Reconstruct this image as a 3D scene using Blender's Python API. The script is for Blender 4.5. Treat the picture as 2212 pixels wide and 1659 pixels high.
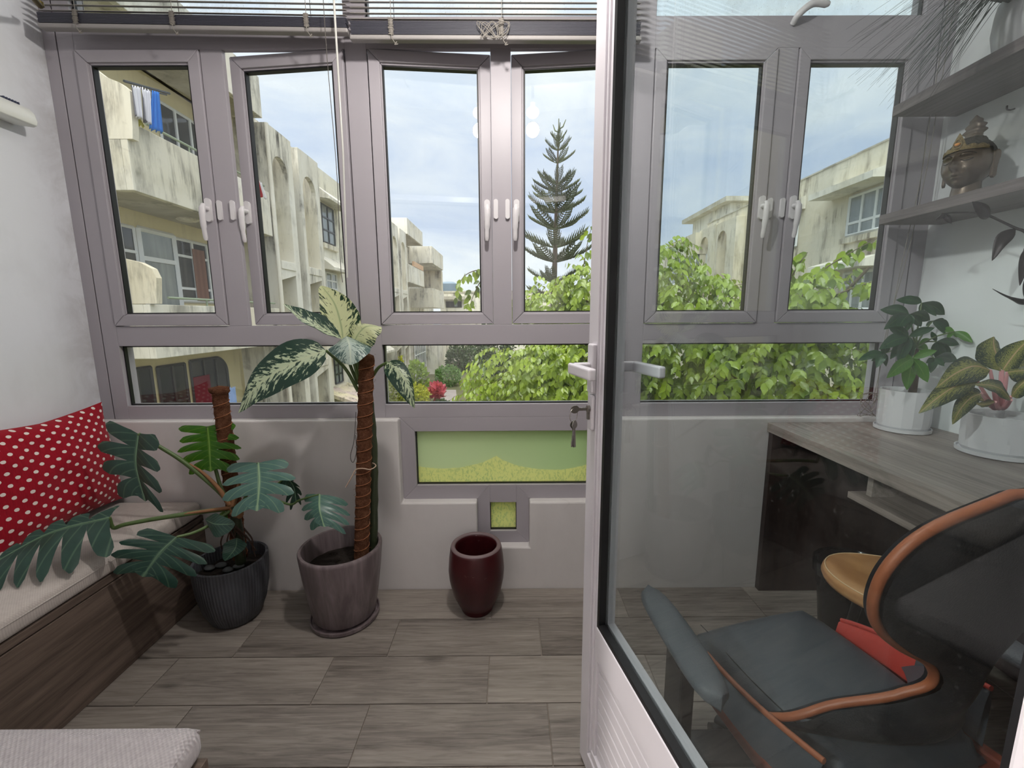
import bpy, bmesh, math, random
import numpy as np
from mathutils import Vector, Matrix

random.seed(7)
PI = math.pi
SC = bpy.context.scene
COL = SC.collection
for _o in list(bpy.data.objects):
    bpy.data.objects.remove(_o)

# ------------------------------------------------------------------ camera
F, CX, CY = 924.0, 1106.0, 829.5
EYE = Vector((0, 0, 1.25))
PITCH, YAW, ROLL = math.radians(9.055), math.radians(0.161), math.radians(-0.30)


def _rot():
    cy, sy = math.cos(YAW), math.sin(YAW)
    rz = Matrix(((cy, -sy, 0), (sy, cy, 0), (0, 0, 1)))
    r0 = Matrix(((1, 0, 0), (0, 0, -1), (0, 1, 0)))
    cp, sp = math.cos(PITCH), math.sin(PITCH)
    rp = Matrix(((1, 0, 0), (0, cp, -sp), (0, sp, cp)))
    cr, sr = math.cos(ROLL), math.sin(ROLL)
    rr = Matrix(((cr, -sr, 0), (sr, cr, 0), (0, 0, 1)))
    return rr @ rp @ r0 @ rz


RC = _rot()            # world -> camera (x right, y down, z forward)
RCT = RC.transposed()
_cam = bpy.data.cameras.new('camera')
_cam.sensor_width = 36.0
_cam.lens = F / 2212.0 * 36.0
_cam.clip_start = 0.02
_cam.clip_end = 500
CAM = bpy.data.objects.new('camera', _cam)
COL.objects.link(CAM)
_m = Matrix((RC[0], -RC[1], -RC[2])).transposed().to_4x4()
_m.translation = EYE
CAM.matrix_world = _m
SC.camera = CAM


def ray(px, py):
    return RCT @ Vector(((px - CX) / F, (py - CY) / F, 1.0))


def at_y(px, py, Y):
    d = ray(px, py)
    return EYE + d * (Y / d.y)


def at_x(px, py, X):
    d = ray(px, py)
    return EYE + d * (X / d.x)


def at_z(px, py, Z):
    d = ray(px, py)
    return EYE + d * ((Z - EYE.z) / d.z)


def proj(p):
    c = RC @ (Vector(p) - EYE)
    return (CX + F * c.x / c.z, CY + F * c.y / c.z)


# ------------------------------------------------------------------ view, world, sun
SC.view_settings.view_transform = 'Standard'
SC.view_settings.look = 'None'
SC.view_settings.gamma = 1.0
SC.view_settings.exposure = 0.12
SC.view_settings.use_curve_mapping = False
try:
    SC.cycles.use_denoising = True
    SC.cycles.transparent_max_bounces = 24
    SC.cycles.max_bounces = 6
    SC.cycles.diffuse_bounces = 3
    SC.cycles.glossy_bounces = 3
    SC.cycles.transmission_bounces = 4
    SC.cycles.adaptive_threshold = 0.04
    SC.cycles.caustics_reflective = False
    SC.cycles.caustics_refractive = False
except Exception:
    pass


class NT:
    """tiny node-tree helper"""
    def __init__(s, nt):
        s.nt = nt

    def n(s, typ, _props=None, **inp):
        nd = s.nt.nodes.new('ShaderNode' + typ)
        for k, v in (_props or {}).items():
            setattr(nd, k, v)
        for k, v in inp.items():
            key = int(k[1:]) if k[0] == 'i' and k[1:].isdigit() else k.replace('_', ' ')
            s.set(nd, key, v)
        return nd

    def set(s, nd, key, v):
        sock = nd.inputs[key]
        if hasattr(v, 'is_linked') or hasattr(v, 'links'):
            s.nt.links.new(v, sock)
        elif hasattr(v, 'outputs'):
            s.nt.links.new(v.outputs[0], sock)
        else:
            if sock.type == 'RGBA' and len(v) == 3:
                v = (*v, 1)
            sock.default_value = v

    def math(s, op, a, b=0.0, c=0.0, clamp=False):
        nd = s.nt.nodes.new('ShaderNodeMath')
        nd.operation = op
        nd.use_clamp = clamp
        s.set(nd, 0, a)
        s.set(nd, 1, b)
        s.set(nd, 2, c)
        return nd.outputs[0]

    def ramp(s, fac, stops, interp='LINEAR'):
        nd = s.nt.nodes.new('ShaderNodeValToRGB')
        cr = nd.color_ramp
        cr.interpolation = interp
        while len(cr.elements) > len(stops):
            cr.elements.remove(cr.elements[-1])
        while len(cr.elements) < len(stops):
            cr.elements.new(1.0)
        for e, (p, c) in zip(cr.elements, stops):
            e.position = p
            e.color = (*c, 1) if len(c) == 3 else c
        s.set(nd, 0, fac)
        return nd.outputs[0]

    def mix(s, fac, a, b, blend='MIX'):
        nd = s.nt.nodes.new('ShaderNodeMix')
        nd.data_type = 'RGBA'
        nd.blend_type = blend
        s.set(nd, 0, fac)
        s.set(nd, 6, a)
        s.set(nd, 7, b)
        return nd.outputs[2]

    def noise(s, vec, scale, detail=4, rough=0.55, dist=0.0):
        nd = s.n('TexNoise', None, Scale=scale, Detail=detail, Roughness=rough, Distortion=dist)
        if vec is not None:
            s.set(nd, 'Vector', vec)
        return nd.outputs['Fac']

    def mapping(s, vec, scale=(1, 1, 1), loc=(0, 0, 0), rot=(0, 0, 0)):
        nd = s.n('Mapping', None, Scale=scale, Location=loc, Rotation=rot)
        s.set(nd, 'Vector', vec)
        return nd.outputs[0]

    def coord(s, which='Object'):
        return s.nt.nodes.new('ShaderNodeTexCoord').outputs[which]

    def sep(s, vec):
        nd = s.nt.nodes.new('ShaderNodeSeparateXYZ')
        s.set(nd, 0, vec)
        return nd.outputs


def lin(c):
    return tuple(((x / 255.0) / 12.92 if x / 255.0 <= 0.04045 else ((x / 255.0 + 0.055) / 1.055) ** 2.4) for x in c)


# overcast sky: brighter towards the zenith, soft bluish cloud gaps low down
_w = bpy.data.worlds.new('overcast_sky')
SC.world = _w
_w.use_nodes = True
_w.node_tree.nodes.clear()
W = NT(_w.node_tree)
_dir = W.coord('Generated')
_el = W.sep(_dir)[2]
_base = W.ramp(W.math('MULTIPLY_ADD', _el, 0.5, 0.5), [
    (0.0, (0.20, 0.20, 0.18)), (0.485, (0.34, 0.35, 0.33)), (0.5, (0.86, 0.90, 0.94)), (0.545, (0.74, 0.83, 0.94)),
    (0.60, (0.53, 0.64, 0.85)), (0.67, (0.65, 0.75, 0.92)), (0.75, (0.80, 0.89, 1.0)), (0.85, (1.25, 1.32, 1.4)), (1.0, (2.3, 2.35, 2.4))])
_cl = W.noise(W.mapping(_dir, (1.6, 1.6, 4.2)), 2.3, 6, 0.55, 0.6)
_clf = W.ramp(_cl, [(0.38, (0, 0, 0)), (0.66, (1, 1, 1))])
_up = W.math('SMOOTH_MIN', W.math('MULTIPLY', W.math('MAXIMUM', _el, 0.0), 3.0), 1.0, 0.1)
_white = W.mix(_clf, _base, W.mix(1.0, _base, (1.34, 1.24, 1.08), 'MULTIPLY'))
_bg = W.n('Background', None, Color=_white, Strength=1.0)
W.n('OutputWorld', None, Surface=_bg)

# sun veiled by thin cloud, high behind the house
_sun = bpy.data.lights.new('veiled_sun', 'SUN')
_sun.energy = 2.9
_sun.angle = math.radians(35)
_sun.color = (1.0, 0.97, 0.92)
SUN = bpy.data.objects.new('veiled_sun', _sun)
COL.objects.link(SUN)
SUN.rotation_euler = Vector((0.25, 0.75, -1.35)).to_track_quat('-Z', 'Y').to_euler()
LAMP_W = 40.0          # power of the lamp under the veranda ceiling
ROOM_FILL_W = 260.0          # power of the unseen fill lamp added behind the camera


# ------------------------------------------------------------------ mesh helpers
def wmat(o):
    m = o.matrix_basis.copy()
    while o.parent:
        o = o.parent
        m = o.matrix_basis @ m
    return m


class MB:
    def __init__(s):
        s.v, s.f, s.uv = [], [], None

    def add(s, vs, fs):
        b = len(s.v)
        s.v += [Vector(v) for v in vs]
        s.f += [tuple(i + b for i in f) for f in fs]
        return s

    def box(s, x0, x1, y0, y1, z0, z1):
        x0, x1 = min(x0, x1), max(x0, x1)
        y0, y1 = min(y0, y1), max(y0, y1)
        z0, z1 = min(z0, z1), max(z0, z1)
        return s.add([(x0, y0, z0), (x1, y0, z0), (x1, y1, z0), (x0, y1, z0), (x0, y0, z1), (x1, y0, z1), (x1, y1, z1), (x0, y1, z1)],
                     [(0, 3, 2, 1), (4, 5, 6, 7), (0, 1, 5, 4), (1, 2, 6, 5), (2, 3, 7, 6), (3, 0, 4, 7)])

    def hexa(s, a):
        """8 corners: bottom ring (4) then top ring (4), counter-clockwise from above"""
        return s.add(a, [(0, 3, 2, 1), (4, 5, 6, 7), (0, 1, 5, 4), (1, 2, 6, 5), (2, 3, 7, 6), (3, 0, 4, 7)])

    def beam(s, p, q, w, h, up=(0, 0, 1)):
        p, q = Vector(p), Vector(q)
        t = (q - p).normalized()
        u = Vector(up)
        sd = t.cross(u).normalized() * (w / 2)
        n = sd.cross(t).normalized() * (h / 2)
        return s.hexa([p - sd - n, p + sd - n, q + sd - n, q - sd - n, p - sd + n, p + sd + n, q + sd + n, q - sd + n])

    def tube(s, pts, r, n=8, cap=True, flat=1.0):
        pts = [Vector(p) for p in pts]
        rs = r if isinstance(r, (list, tuple)) else [r] * len(pts)
        b = len(s.v)
        ref = None
        for i, p in enumerate(pts):
            t = (pts[min(i + 1, len(pts) - 1)] - pts[max(i - 1, 0)]).normalized()
            if ref is None:
                ref = Vector((0, 0, 1)) if abs(t.z) < 0.9 else Vector((1, 0, 0))
            a = (ref - t * ref.dot(t))
            a = a.normalized() if a.length > 1e-6 else t.orthogonal().normalized()
            ref = a
            c = t.cross(a)
            for k in range(n):
                th = 2 * PI * k / n
                s.v.append(p + a * (math.cos(th) * rs[i]) * flat + c * (math.sin(th) * rs[i]))
        for i in range(len(pts) - 1):
            for k in range(n):
                k2 = (k + 1) % n
                s.f.append((b + i * n + k, b + i * n + k2, b + (i + 1) * n + k2, b + (i + 1) * n + k))
        if cap:
            s.f.append(tuple(b + k for k in range(n - 1, -1, -1)))
            e = b + (len(pts) - 1) * n
            s.f.append(tuple(e + k for k in range(n)))
        return s

    def lathe(s, prof, n=32, c=(0, 0, 0), sx=1.0, sy=1.0, mod=None, caps=True):
        """prof: (radius, z) from one end to the other; radius 0 closes"""
        c = Vector(c)
        b = len(s.v)
        for (r, z) in prof:
            for k in range(n):
                th = 2 * PI * k / n
                rr = r * (mod(th, z) if mod else 1.0)
                s.v.append(c + Vector((rr * math.cos(th) * sx, rr * math.sin(th) * sy, z)))
        for i in range(len(prof) - 1):
            for k in range(n):
                k2 = (k + 1) % n
                s.f.append((b + i * n + k, b + i * n + k2, b + (i + 1) * n + k2, b + (i + 1) * n + k))
        if caps:
            s.f.append(tuple(b + k for k in range(n - 1, -1, -1)))
            e = b + (len(prof) - 1) * n
            s.f.append(tuple(e + k for k in range(n)))
        return s

    def prism(s, poly, fn, a, b):
        """poly: 2D points; fn(u, v, w) -> 3D; extrude w from a to b"""
        n = len(poly)
        vs = [fn(u, v, a) for u, v in poly] + [fn(u, v, b) for u, v in poly]
        fs = [tuple(range(n)), tuple(range(2 * n - 1, n - 1, -1))]
        fs += [(i, i + n, (i + 1) % n + n, (i + 1) % n) for i in range(n)]
        return s.add(vs, fs)

    def grid(s, rows, close=False):
        b = len(s.v)
        nc = len(rows[0])
        for r in rows:
            s.v += [Vector(p) for p in r]
        for i in range(len(rows) - 1):
            for j in range(nc - 1):
                s.f.append((b + i * nc + j, b + i * nc + j + 1, b + (i + 1) * nc + j + 1, b + (i + 1) * nc + j))
            if close:
                s.f.append((b + i * nc + nc - 1, b + i * nc, b + (i + 1) * nc, b + (i + 1) * nc + nc - 1))
        return s

    def mesh(s, name, M, smooth=None):
        me = bpy.data.meshes.new(name)
        me.from_pydata([tuple(M @ v) for v in s.v], [], s.f)
        if s.uv is not None:
            lay = me.uv_layers.new(name='leaf')
            for lp in me.loops:
                lay.data[lp.index].uv = s.uv[lp.vertex_index]
        bm = bmesh.new()
        bm.from_mesh(me)
        bmesh.ops.recalc_face_normals(bm, faces=bm.faces)
        bm.to_mesh(me)
        bm.free()
        if smooth is not None:
            me.shade_smooth()
            me.set_sharp_from_angle(angle=math.radians(smooth))
        me.update()
        return me

    def build(s, name, mat, parent=None, smooth=None, bevel=0, seg=2, solid=0, sub=0, origin=None, **props):
        if parent is not None:
            M = wmat(parent).inverted()
            loc = Vector()
            if origin is not None:
                loc = M @ Vector(origin)
                M = Matrix.Translation(-loc) @ M
        else:
            xs = [v.x for v in s.v]
            ys = [v.y for v in s.v]
            loc = Vector(((min(xs) + max(xs)) / 2, (min(ys) + max(ys)) / 2, min(v.z for v in s.v)))
            M = Matrix.Translation(-loc)
        me = s.mesh(name, M, smooth)
        o = bpy.data.objects.new(name, me)
        COL.objects.link(o)
        if parent is not None:
            o.parent = parent
        o.location = loc
        me.materials.append(mat)
        if solid:
            md = o.modifiers.new('thickness', 'SOLIDIFY')
            md.thickness = solid
            md.offset = 0
        if bevel:
            md = o.modifiers.new('edge', 'BEVEL')
            md.width = bevel
            md.segments = seg
            md.limit_method = 'ANGLE'
            md.angle_limit = math.radians(40)
        if sub:
            md = o.modifiers.new('sub', 'SUBSURF')
            md.levels = md.render_levels = sub
        for k, v in props.items():
            o[k] = v
        return o


def empty(name, loc, label=None, category=None, group=None, kind=None, rz=0.0):
    o = bpy.data.objects.new(name, None)
    o.empty_display_size = 0.05
    COL.objects.link(o)
    o.location = loc
    o.rotation_euler = (0, 0, rz)
    tag(o, label, category, group, kind)
    return o


def tag(o, label=None, category=None, group=None, kind=None):
    if label:
        o['label'] = label
    if category:
        o['category'] = category
    if group:
        o['group'] = group
    if kind:
        o['kind'] = kind
    return o


def box(name, mat, parent, x0, x1, y0, y1, z0, z1, bevel=0, **kw):
    return MB().box(x0, x1, y0, y1, z0, z1).build(name, mat, parent, bevel=bevel, **kw)


def copy_child(o, parent, name=None):
    c = o.copy()
    if name:
        c.name = name
    COL.objects.link(c)
    c.parent = parent
    return c


def copy_tree(o, parent=None):
    c = o.copy()
    COL.objects.link(c)
    c.parent = parent
    for ch in list(o.children):
        copy_tree(ch, c)
    return c


def catmull(pts, n=6):
    pts = [Vector(p) for p in pts]
    if len(pts) < 3:
        return [pts[0].lerp(pts[-1], i / n) for i in range(n + 1)]
    P = [pts[0] * 2 - pts[1]] + pts + [pts[-1] * 2 - pts[-2]]
    out = []
    for i in range(1, len(P) - 2):
        a, b, c, d = P[i - 1], P[i], P[i + 1], P[i + 2]
        for k in range(n):
            t = k / n
            out.append(0.5 * ((2 * b) + (c - a) * t + (2 * a - 5 * b + 4 * c - d) * t * t + (3 * b - a - 3 * c + d) * t ** 3))
    out.append(pts[-1])
    return out


def sample(poly, t):
    """point at fraction t of a polyline"""
    x = t * (len(poly) - 1)
    i = min(int(x), len(poly) - 2)
    return poly[i].lerp(poly[i + 1], x - i)


# ------------------------------------------------------------------ materials
MATS = {}


def newmat(name):
    m = bpy.data.materials.new(name)
    m.use_nodes = True
    m.node_tree.nodes.clear()
    MATS[name] = m
    return m, NT(m.node_tree)


def finish(nt, shader):
    nt.n('OutputMaterial', None, Surface=shader)


def principled(t, col, rough=0.5, metal=0.0, spec=0.5, **kw):
    p = t.n('BsdfPrincipled', None, Base_Color=col, Roughness=rough, Metallic=metal)
    p.inputs['Specular IOR Level'].default_value = spec
    for k, v in kw.items():
        t.set(p, k.replace('_', ' '), v)
    return p


def bump(t, height, strength=0.3, dist=0.01):
    return t.n('Bump', None, Strength=strength, Distance=dist, Height=height).outputs[0]


def plain(name, rgb, rough=0.5, metal=0.0, spec=0.5, var=0.08, scale=6.0, bmp=None, coat=0.0):
    m, t = newmat(name)
    c = lin(rgb)
    co = t.coord()
    nz = t.noise(co, scale, 4)
    col = t.mix(nz, tuple(x * (1 - var) for x in c), tuple(min(1, x * (1 + var)) for x in c))
    kw = {}
    if bmp:
        kw['Normal'] = bump(t, t.noise(co, bmp[0], 3), bmp[1], 0.004)
    if coat:
        kw['Coat_Weight'] = coat
    finish(t, principled(t, col, rough, metal, spec, **kw))
    return m


def wood(name, dark, light, grain=(1.2, 22, 22), rough=0.5, spec=0.4, knots=0.0, contrast=(0.3, 0.7), bmp=0.15, fine=1.0):
    m, t = newmat(name)
    rnd = t.n('ObjectInfo').outputs['Random']
    off = t.n('CombineXYZ', None, X=t.math('MULTIPLY', rnd, 37.0), Y=t.math('MULTIPLY', rnd, 11.0), Z=t.math('MULTIPLY', rnd, 23.0))
    co = t.n('VectorMath', {'operation': 'ADD'}, i0=t.coord(), i1=off.outputs[0]).outputs[0]
    big = t.noise(t.mapping(co, tuple(g * 0.35 for g in grain)), 1.0, 3, 0.5, 1.2)
    fin = t.noise(t.mapping(co, tuple(g * 2.4 * fine for g in grain)), 1.6, 5, 0.65, 0.6)
    f = t.math('MULTIPLY_ADD', fin, 0.55, t.math('MULTIPLY', big, 0.45))
    f = t.math('ADD', f, t.math('MULTIPLY_ADD', rnd, 0.10, -0.05))
    mid = tuple((a + b) / 2 for a, b in zip(lin(dark), lin(light)))
    col = t.ramp(f, [(contrast[0], lin(dark)), (0.5, mid), (contrast[1], lin(light))])
    if knots:
        kn = t.n('TexVoronoi', None, Vector=t.mapping(co, (2.1, 6.0, 6.0)), Scale=1.0)
        kf = t.ramp(kn.outputs['Distance'], [(0.0, (1, 1, 1)), (0.13, (0, 0, 0))])
        col = t.mix(t.math('MULTIPLY', kf, knots), col, tuple(x * 0.45 for x in lin(dark)))
    finish(t, principled(t, col, t.math('MULTIPLY_ADD', fin, 0.2, rough - 0.1), 0, spec, Normal=bump(t, fin, bmp, 0.003)))
    return m


def plaster(name, rgb, stain, amount=0.35, scale=1.3, rough=0.85, cracks=False, edge=None):
    m, t = newmat(name)
    co = t.coord()
    n1 = t.noise(co, scale, 6, 0.6, 0.4)
    n2 = t.noise(t.mapping(co, (1, 1, 0.35)), scale * 4.0, 5, 0.65)
    f = t.ramp(t.math('MULTIPLY_ADD', n1, 0.6, t.math('MULTIPLY', n2, 0.4)), [(0.46, (0, 0, 0)), (0.74, (1, 1, 1))])
    fac = t.math('MULTIPLY', f, amount)
    if edge is not None:           # damp stains gather along one wall edge: axis index, position, reach
        ax, pos, reach = edge
        d = t.math('ABSOLUTE', t.math('SUBTRACT', t.sep(co)[ax], pos))
        near = t.math('SUBTRACT', 1.0, t.math('DIVIDE', d, reach), clamp=True)
        spots = t.ramp(t.noise(co, 5.5, 6, 0.65, 0.5), [(0.42, (0, 0, 0)), (0.62, (1, 1, 1))])
        fac = t.math('ADD', fac, t.math('MULTIPLY', t.math('MULTIPLY', near, near), t.math('MULTIPLY_ADD', spots, 0.85, 0.10)), clamp=True)
    col = t.mix(fac, lin(rgb), lin(stain))
    if cracks:
        v = t.n('TexVoronoi', {'feature': 'DISTANCE_TO_EDGE'}, Vector=co, Scale=1.7)
        ck = t.ramp(v.outputs['Distance'], [(0.0, (1, 1, 1)), (0.006, (0, 0, 0))])
        keep = t.ramp(t.noise(co, 1.1, 2), [(0.55, (0, 0, 0)), (0.62, (1, 1, 1))])
        col = t.mix(t.math('MULTIPLY', t.math('MULTIPLY', ck, keep), 0.4), col, lin((120, 112, 108)))
    h = t.noise(co, 14, 5, 0.6)
    finish(t, principled(t, col, rough, 0, 0.3, Normal=bump(t, h, 0.12, 0.006)))
    return m


def concrete(name, rgb, dirt=(70, 66, 58), amount=0.8, patch=(225, 214, 180), scale=1.0):
    """weathered render with dark rain streaks running down from edges"""
    m, t = newmat(name)
    geo = t.n('NewGeometry')
    co = geo.outputs['Position']
    st = t.noise(t.mapping(co, (2.0 * scale, 2.0 * scale, 0.30 * scale)), 1.7, 7, 0.72, 0.15)
    bl = t.noise(co, 0.55 * scale, 5, 0.6, 0.6)
    sp = t.noise(co, 5.0 * scale, 6, 0.7)
    streak = t.ramp(st, [(0.47, (0, 0, 0)), (0.64, (1, 1, 1))])
    area = t.ramp(t.noise(co, 0.9 * scale, 4, 0.6, 0.8), [(0.42, (0.08, 0.08, 0.08)), (0.64, (1, 1, 1))])
    f = t.math('MULTIPLY', t.math('MULTIPLY', streak, area), amount)
    f = t.math('ADD', f, t.math('MULTIPLY', t.ramp(sp, [(0.58, (0, 0, 0)), (0.75, (1, 1, 1))]), 0.25 * amount), clamp=True)
    base = t.mix(t.ramp(bl, [(0.35, (0, 0, 0)), (0.65, (1, 1, 1))]), lin(rgb), lin(patch))
    col = t.mix(f, base, lin(dirt))
    finish(t, principled(t, col, 0.9, 0, 0.2, Normal=bump(t, sp, 0.2, 0.02)))
    return m


def glass(name, tint=(1, 1, 1), refl=1.0, rough=0.0, dirt=0.0):
    """thin pane: clear body with a Fresnel reflection and specks of dirt"""
    m, t = newmat(name)
    tr = t.n('BsdfTransparent', None, Color=tint)
    gl = t.n('BsdfGlossy', None, Color=(1, 1, 1), Roughness=rough)
    fc = t.n('LayerWeight', None, Blend=0.5).outputs['Facing']      # Schlick's law for a pane seen from either side
    fr = t.math('MULTIPLY_ADD', t.math('POWER', fc, 5.0), 0.95, 0.042)
    sh = t.n('MixShader', None, Fac=t.math('MULTIPLY', fr, refl, clamp=True), i1=tr, i2=gl)
    if dirt:
        co = t.coord()
        df = t.n('BsdfDiffuse', None, Color=(0.75, 0.76, 0.76))
        sm = t.ramp(t.noise(t.mapping(co, (1, 1, 0.4)), 5, 6, 0.7), [(0.45, (0.02, 0.02, 0.02)), (0.8, (0.5, 0.5, 0.5))])
        dr = t.ramp(t.noise(co, 130, 2, 0.5), [(0.68, (0, 0, 0)), (0.74, (1, 1, 1))])
        sh = t.n('MixShader', None, Fac=t.math('MULTIPLY', t.math('ADD', sm, t.math('MULTIPLY', dr, 0.5)), dirt, clamp=True), i1=sh, i2=df)
    finish(t, sh)
    return m


def fabric(name, rgb, rgb2=None, weave=420.0, strength=0.35, dots=None):
    m, t = newmat(name)
    co = t.coord()
    s = t.sep(co)
    wv = t.math('MULTIPLY', t.math('SINE', t.math('MULTIPLY', s[0], weave)), t.math('SINE', t.math('MULTIPLY', s[1], weave)))
    nz = t.noise(co, 60, 4, 0.7)
    a = lin(rgb)
    b = lin(rgb2 or tuple(max(0, c - 22) for c in rgb))
    col = t.mix(t.math('MULTIPLY_ADD', wv, 0.25, nz, clamp=True), b, a)
    finish(t, principled(t, col, 0.95, 0, 0.1, Sheen_Weight=0.2, Normal=bump(t, t.math('ADD', wv, nz), strength, 0.002)))
    return m


def leafmat(name, c1, c2, trans=0.35, rough=0.4, veins=0.0, vein_col=(190, 205, 150), uv=False, rand=True, spec=0.5):
    m, t = newmat(name)
    co = t.coord('UV') if uv else t.coord()
    nz = t.noise(co, 3.0 if uv else 14.0, 3)
    if rand:
        at = t.n('Attribute', {'attribute_name': 'tone'})
        rn = t.n('ObjectInfo').outputs['Random']
        f = t.math('ADD', t.math('MULTIPLY', nz, 0.35), t.math('MULTIPLY', t.math('FRACT', t.math('ADD', at.outputs['Fac'], rn)), 0.75), clamp=True)
    else:
        f = nz
    col = t.mix(f, lin(c1), lin(c2))
    if veins:
        u, v = t.sep(co)[0], t.math('ABSOLUTE', t.sep(co)[1])
        mid = t.math('SUBTRACT', 1.0, t.math('DIVIDE', v, 0.06), clamp=True)
        lat = t.math('PINGPONG', t.math('MULTIPLY', t.math('SUBTRACT', u, t.math('MULTIPLY', v, 0.22)), 9.0), 0.5)
        lat = t.math('SUBTRACT', 1.0, t.math('DIVIDE', lat, 0.10), clamp=True)
        vf = t.math('MAXIMUM', mid, t.math('MULTIPLY', lat, 0.45))
        col = t.mix(t.math('MULTIPLY', vf, veins), col, lin(vein_col))
    p = principled(t, col, rough, 0, spec)
    tl = t.n('BsdfTranslucent', None, Color=t.mix(1.0, col, (1.25, 1.2, 0.6), 'MULTIPLY'))
    finish(t, t.n('MixShader', None, Fac=trans, i1=p, i2=tl))
    return m


pvc = plain('white_pvc', (214, 208, 212), 0.32, var=0.03, scale=3, spec=0.5)
pvc_bright = plain('door_white_aluminium', (226, 222, 228), 0.3, var=0.02, scale=3)
rubber = plain('black_rubber_seal', (14, 15, 18), 0.5)
clear = glass('window_glass', (0.97, 0.985, 0.98), 1.0, 0.0, 0.05)
door_glass = glass('door_glass', (0.87, 0.91, 0.91), 1.0, 0.0, 0.045)
upper_glass = glass('wet_window_glass', (0.95, 0.98, 0.99), 1.0, 0.0, 0.55)
wall_white = plaster('white_plaster', (236, 236, 238), (150, 140, 132), 0.22)
wall_low = plaster('painted_plaster_under_sill', (222, 218, 217), (140, 130, 124), 0.22, cracks=True)
ceil_mat = plain('ceiling_paint', (235, 235, 235), 0.9)
# ================================================================== the veranda shell
YW, YF = 1.815, 1.860            # inner face of the parapet wall, front face of the window frames
XL, XR = -1.815, 1.750
ZC = 2.86
STR = dict(kind='structure')


def PX(px, py, Y=YF):
    return at_y(px, py, Y).x


def PZ(px, py, Y=YF):
    return at_y(px, py, Y).z


floor_mat = wood('wood_look_floor_tile', (76, 68, 63), (176, 167, 158), (1.1, 16, 16), 0.42, 0.45, knots=0.6, contrast=(0.27, 0.76), bmp=0.12, fine=1.5)
grout = plain('floor_grout', (150, 140, 130), 0.9)
room_floor_mat = wood('room_floor', (80, 72, 66), (150, 140, 130), (1.1, 16, 16), 0.5)

fl = MB().box(XL, XR, 0.0, YW, -0.12, -0.0045).build('floor', grout, **STR)
PW, PL, GAP = 0.1985, 0.577, 0.0016
joints = [(1062, 1325), (866.7, 1333), (725, 1415), (1181.6, 1513.5), (1050, 1652), (866.7, 1333), (725, 1415), (1181.6, 1513.5), (1062, 1325), (900, 1330)]
for r, (jx, jy) in enumerate(joints):
    y1 = YW - 0.002 - r * PW
    y0 = max(y1 - PW, 0.002)
    x0 = at_z(jx, jy, 0).x
    k = math.floor((XL - x0) / PL)
    while x0 + k * PL < XR:
        a, b = max(x0 + k * PL, XL + 0.002), min(x0 + (k + 1) * PL, XR - 0.002)
        k += 1
        if b - a < 0.02:
            continue
        c = Vector(((a + b) / 2, (y0 + y1) / 2, 0))
        MB().box(a + GAP, b - GAP, y0 + GAP, y1 - GAP, -0.008, 0.0).build('plank', floor_mat, fl, origin=c, bevel=0.001, seg=1)

# T-shaped low opening in the parapet wall
z_fb = PZ(864, 902.2)
TX0, TX1 = PX(868, 985), PX(1306, 985)
T_top, T_bot = z_fb, PZ(1000, 1077)
TSX0, TSX1 = PX(1032, 1110), PX(1143, 1110)
TS_bot = PZ(1143, 1171)
poly = [(XL, -0.12), (XR, -0.12), (XR, z_fb), (TX1, z_fb), (TX1, T_bot), (TSX1, T_bot), (TSX1, TS_bot), (TSX0, TS_bot), (TSX0, T_bot), (TX0, T_bot), (TX0, z_fb), (XL, z_fb)]
MB().prism(poly, lambda u, v, w: (u, w, v), YW, 2.02).build('wall_window', wall_low, bevel=0.007, **STR)
left_mat = plaster('left_wall_plaster', (234, 237, 242), (120, 106, 90), 0.18, edge=(1, 1.085, 0.38))
box('wall_left', left_mat, None, XL - 0.15, XL, -0.15, 2.02, -0.12, ZC, **STR)
right_mat = plaster('right_wall_plaster', (234, 238, 240), (128, 120, 108), 0.12, edge=(1, 1.085, 0.30))
box('wall_right', right_mat, None, XR, XR + 0.15, -0.15, 2.02, -0.12, ZC, **STR)
box('ceiling', ceil_mat, None, XL - 0.15, XR + 0.15, -0.15, 2.02, ZC, ZC + 0.2, **STR)
# wall between the veranda and the room, with the doorway the camera stands in
DX0, DX1 = -1.05, 0.44
MB().box(XL, DX0, -0.15, 0.10, 0, ZC).box(DX1, XR, -0.15, 0.10, 0, ZC).box(DX0, DX1, -0.15, 0.10, 2.2, ZC).build('wall_inner', plaster('grey_lilac_wall', (150, 148, 152), (120, 112, 108), 0.15), **STR)
# the room behind the camera
box('floor_room', room_floor_mat, None, -3.0, 3.0, -4.6, -0.0, -0.12, -0.0045, **STR)
box('wall_room_left', wall_white, None, -3.15, -3.0, -4.6, -0.15, -0.12, ZC, **STR)
box('wall_room_right', wall_white, None, 3.0, 3.15, -4.6, -0.15, -0.12, ZC, **STR)
box('wall_room_back', wall_white, None, -3.15, 3.15, -4.75, -4.6, -0.12, ZC, **STR)
box('ceiling_room', ceil_mat, None, -3.15, 3.15, -4.75, -0.15, ZC, ZC + 0.2, **STR)
MB().box(-3.15, XL - 0.15, -0.15, -0.10, -0.12, ZC).box(XR + 0.15, 3.15, -0.15, -0.10, -0.12, ZC).build('wall_room_front', wall_white, **STR)

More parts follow.
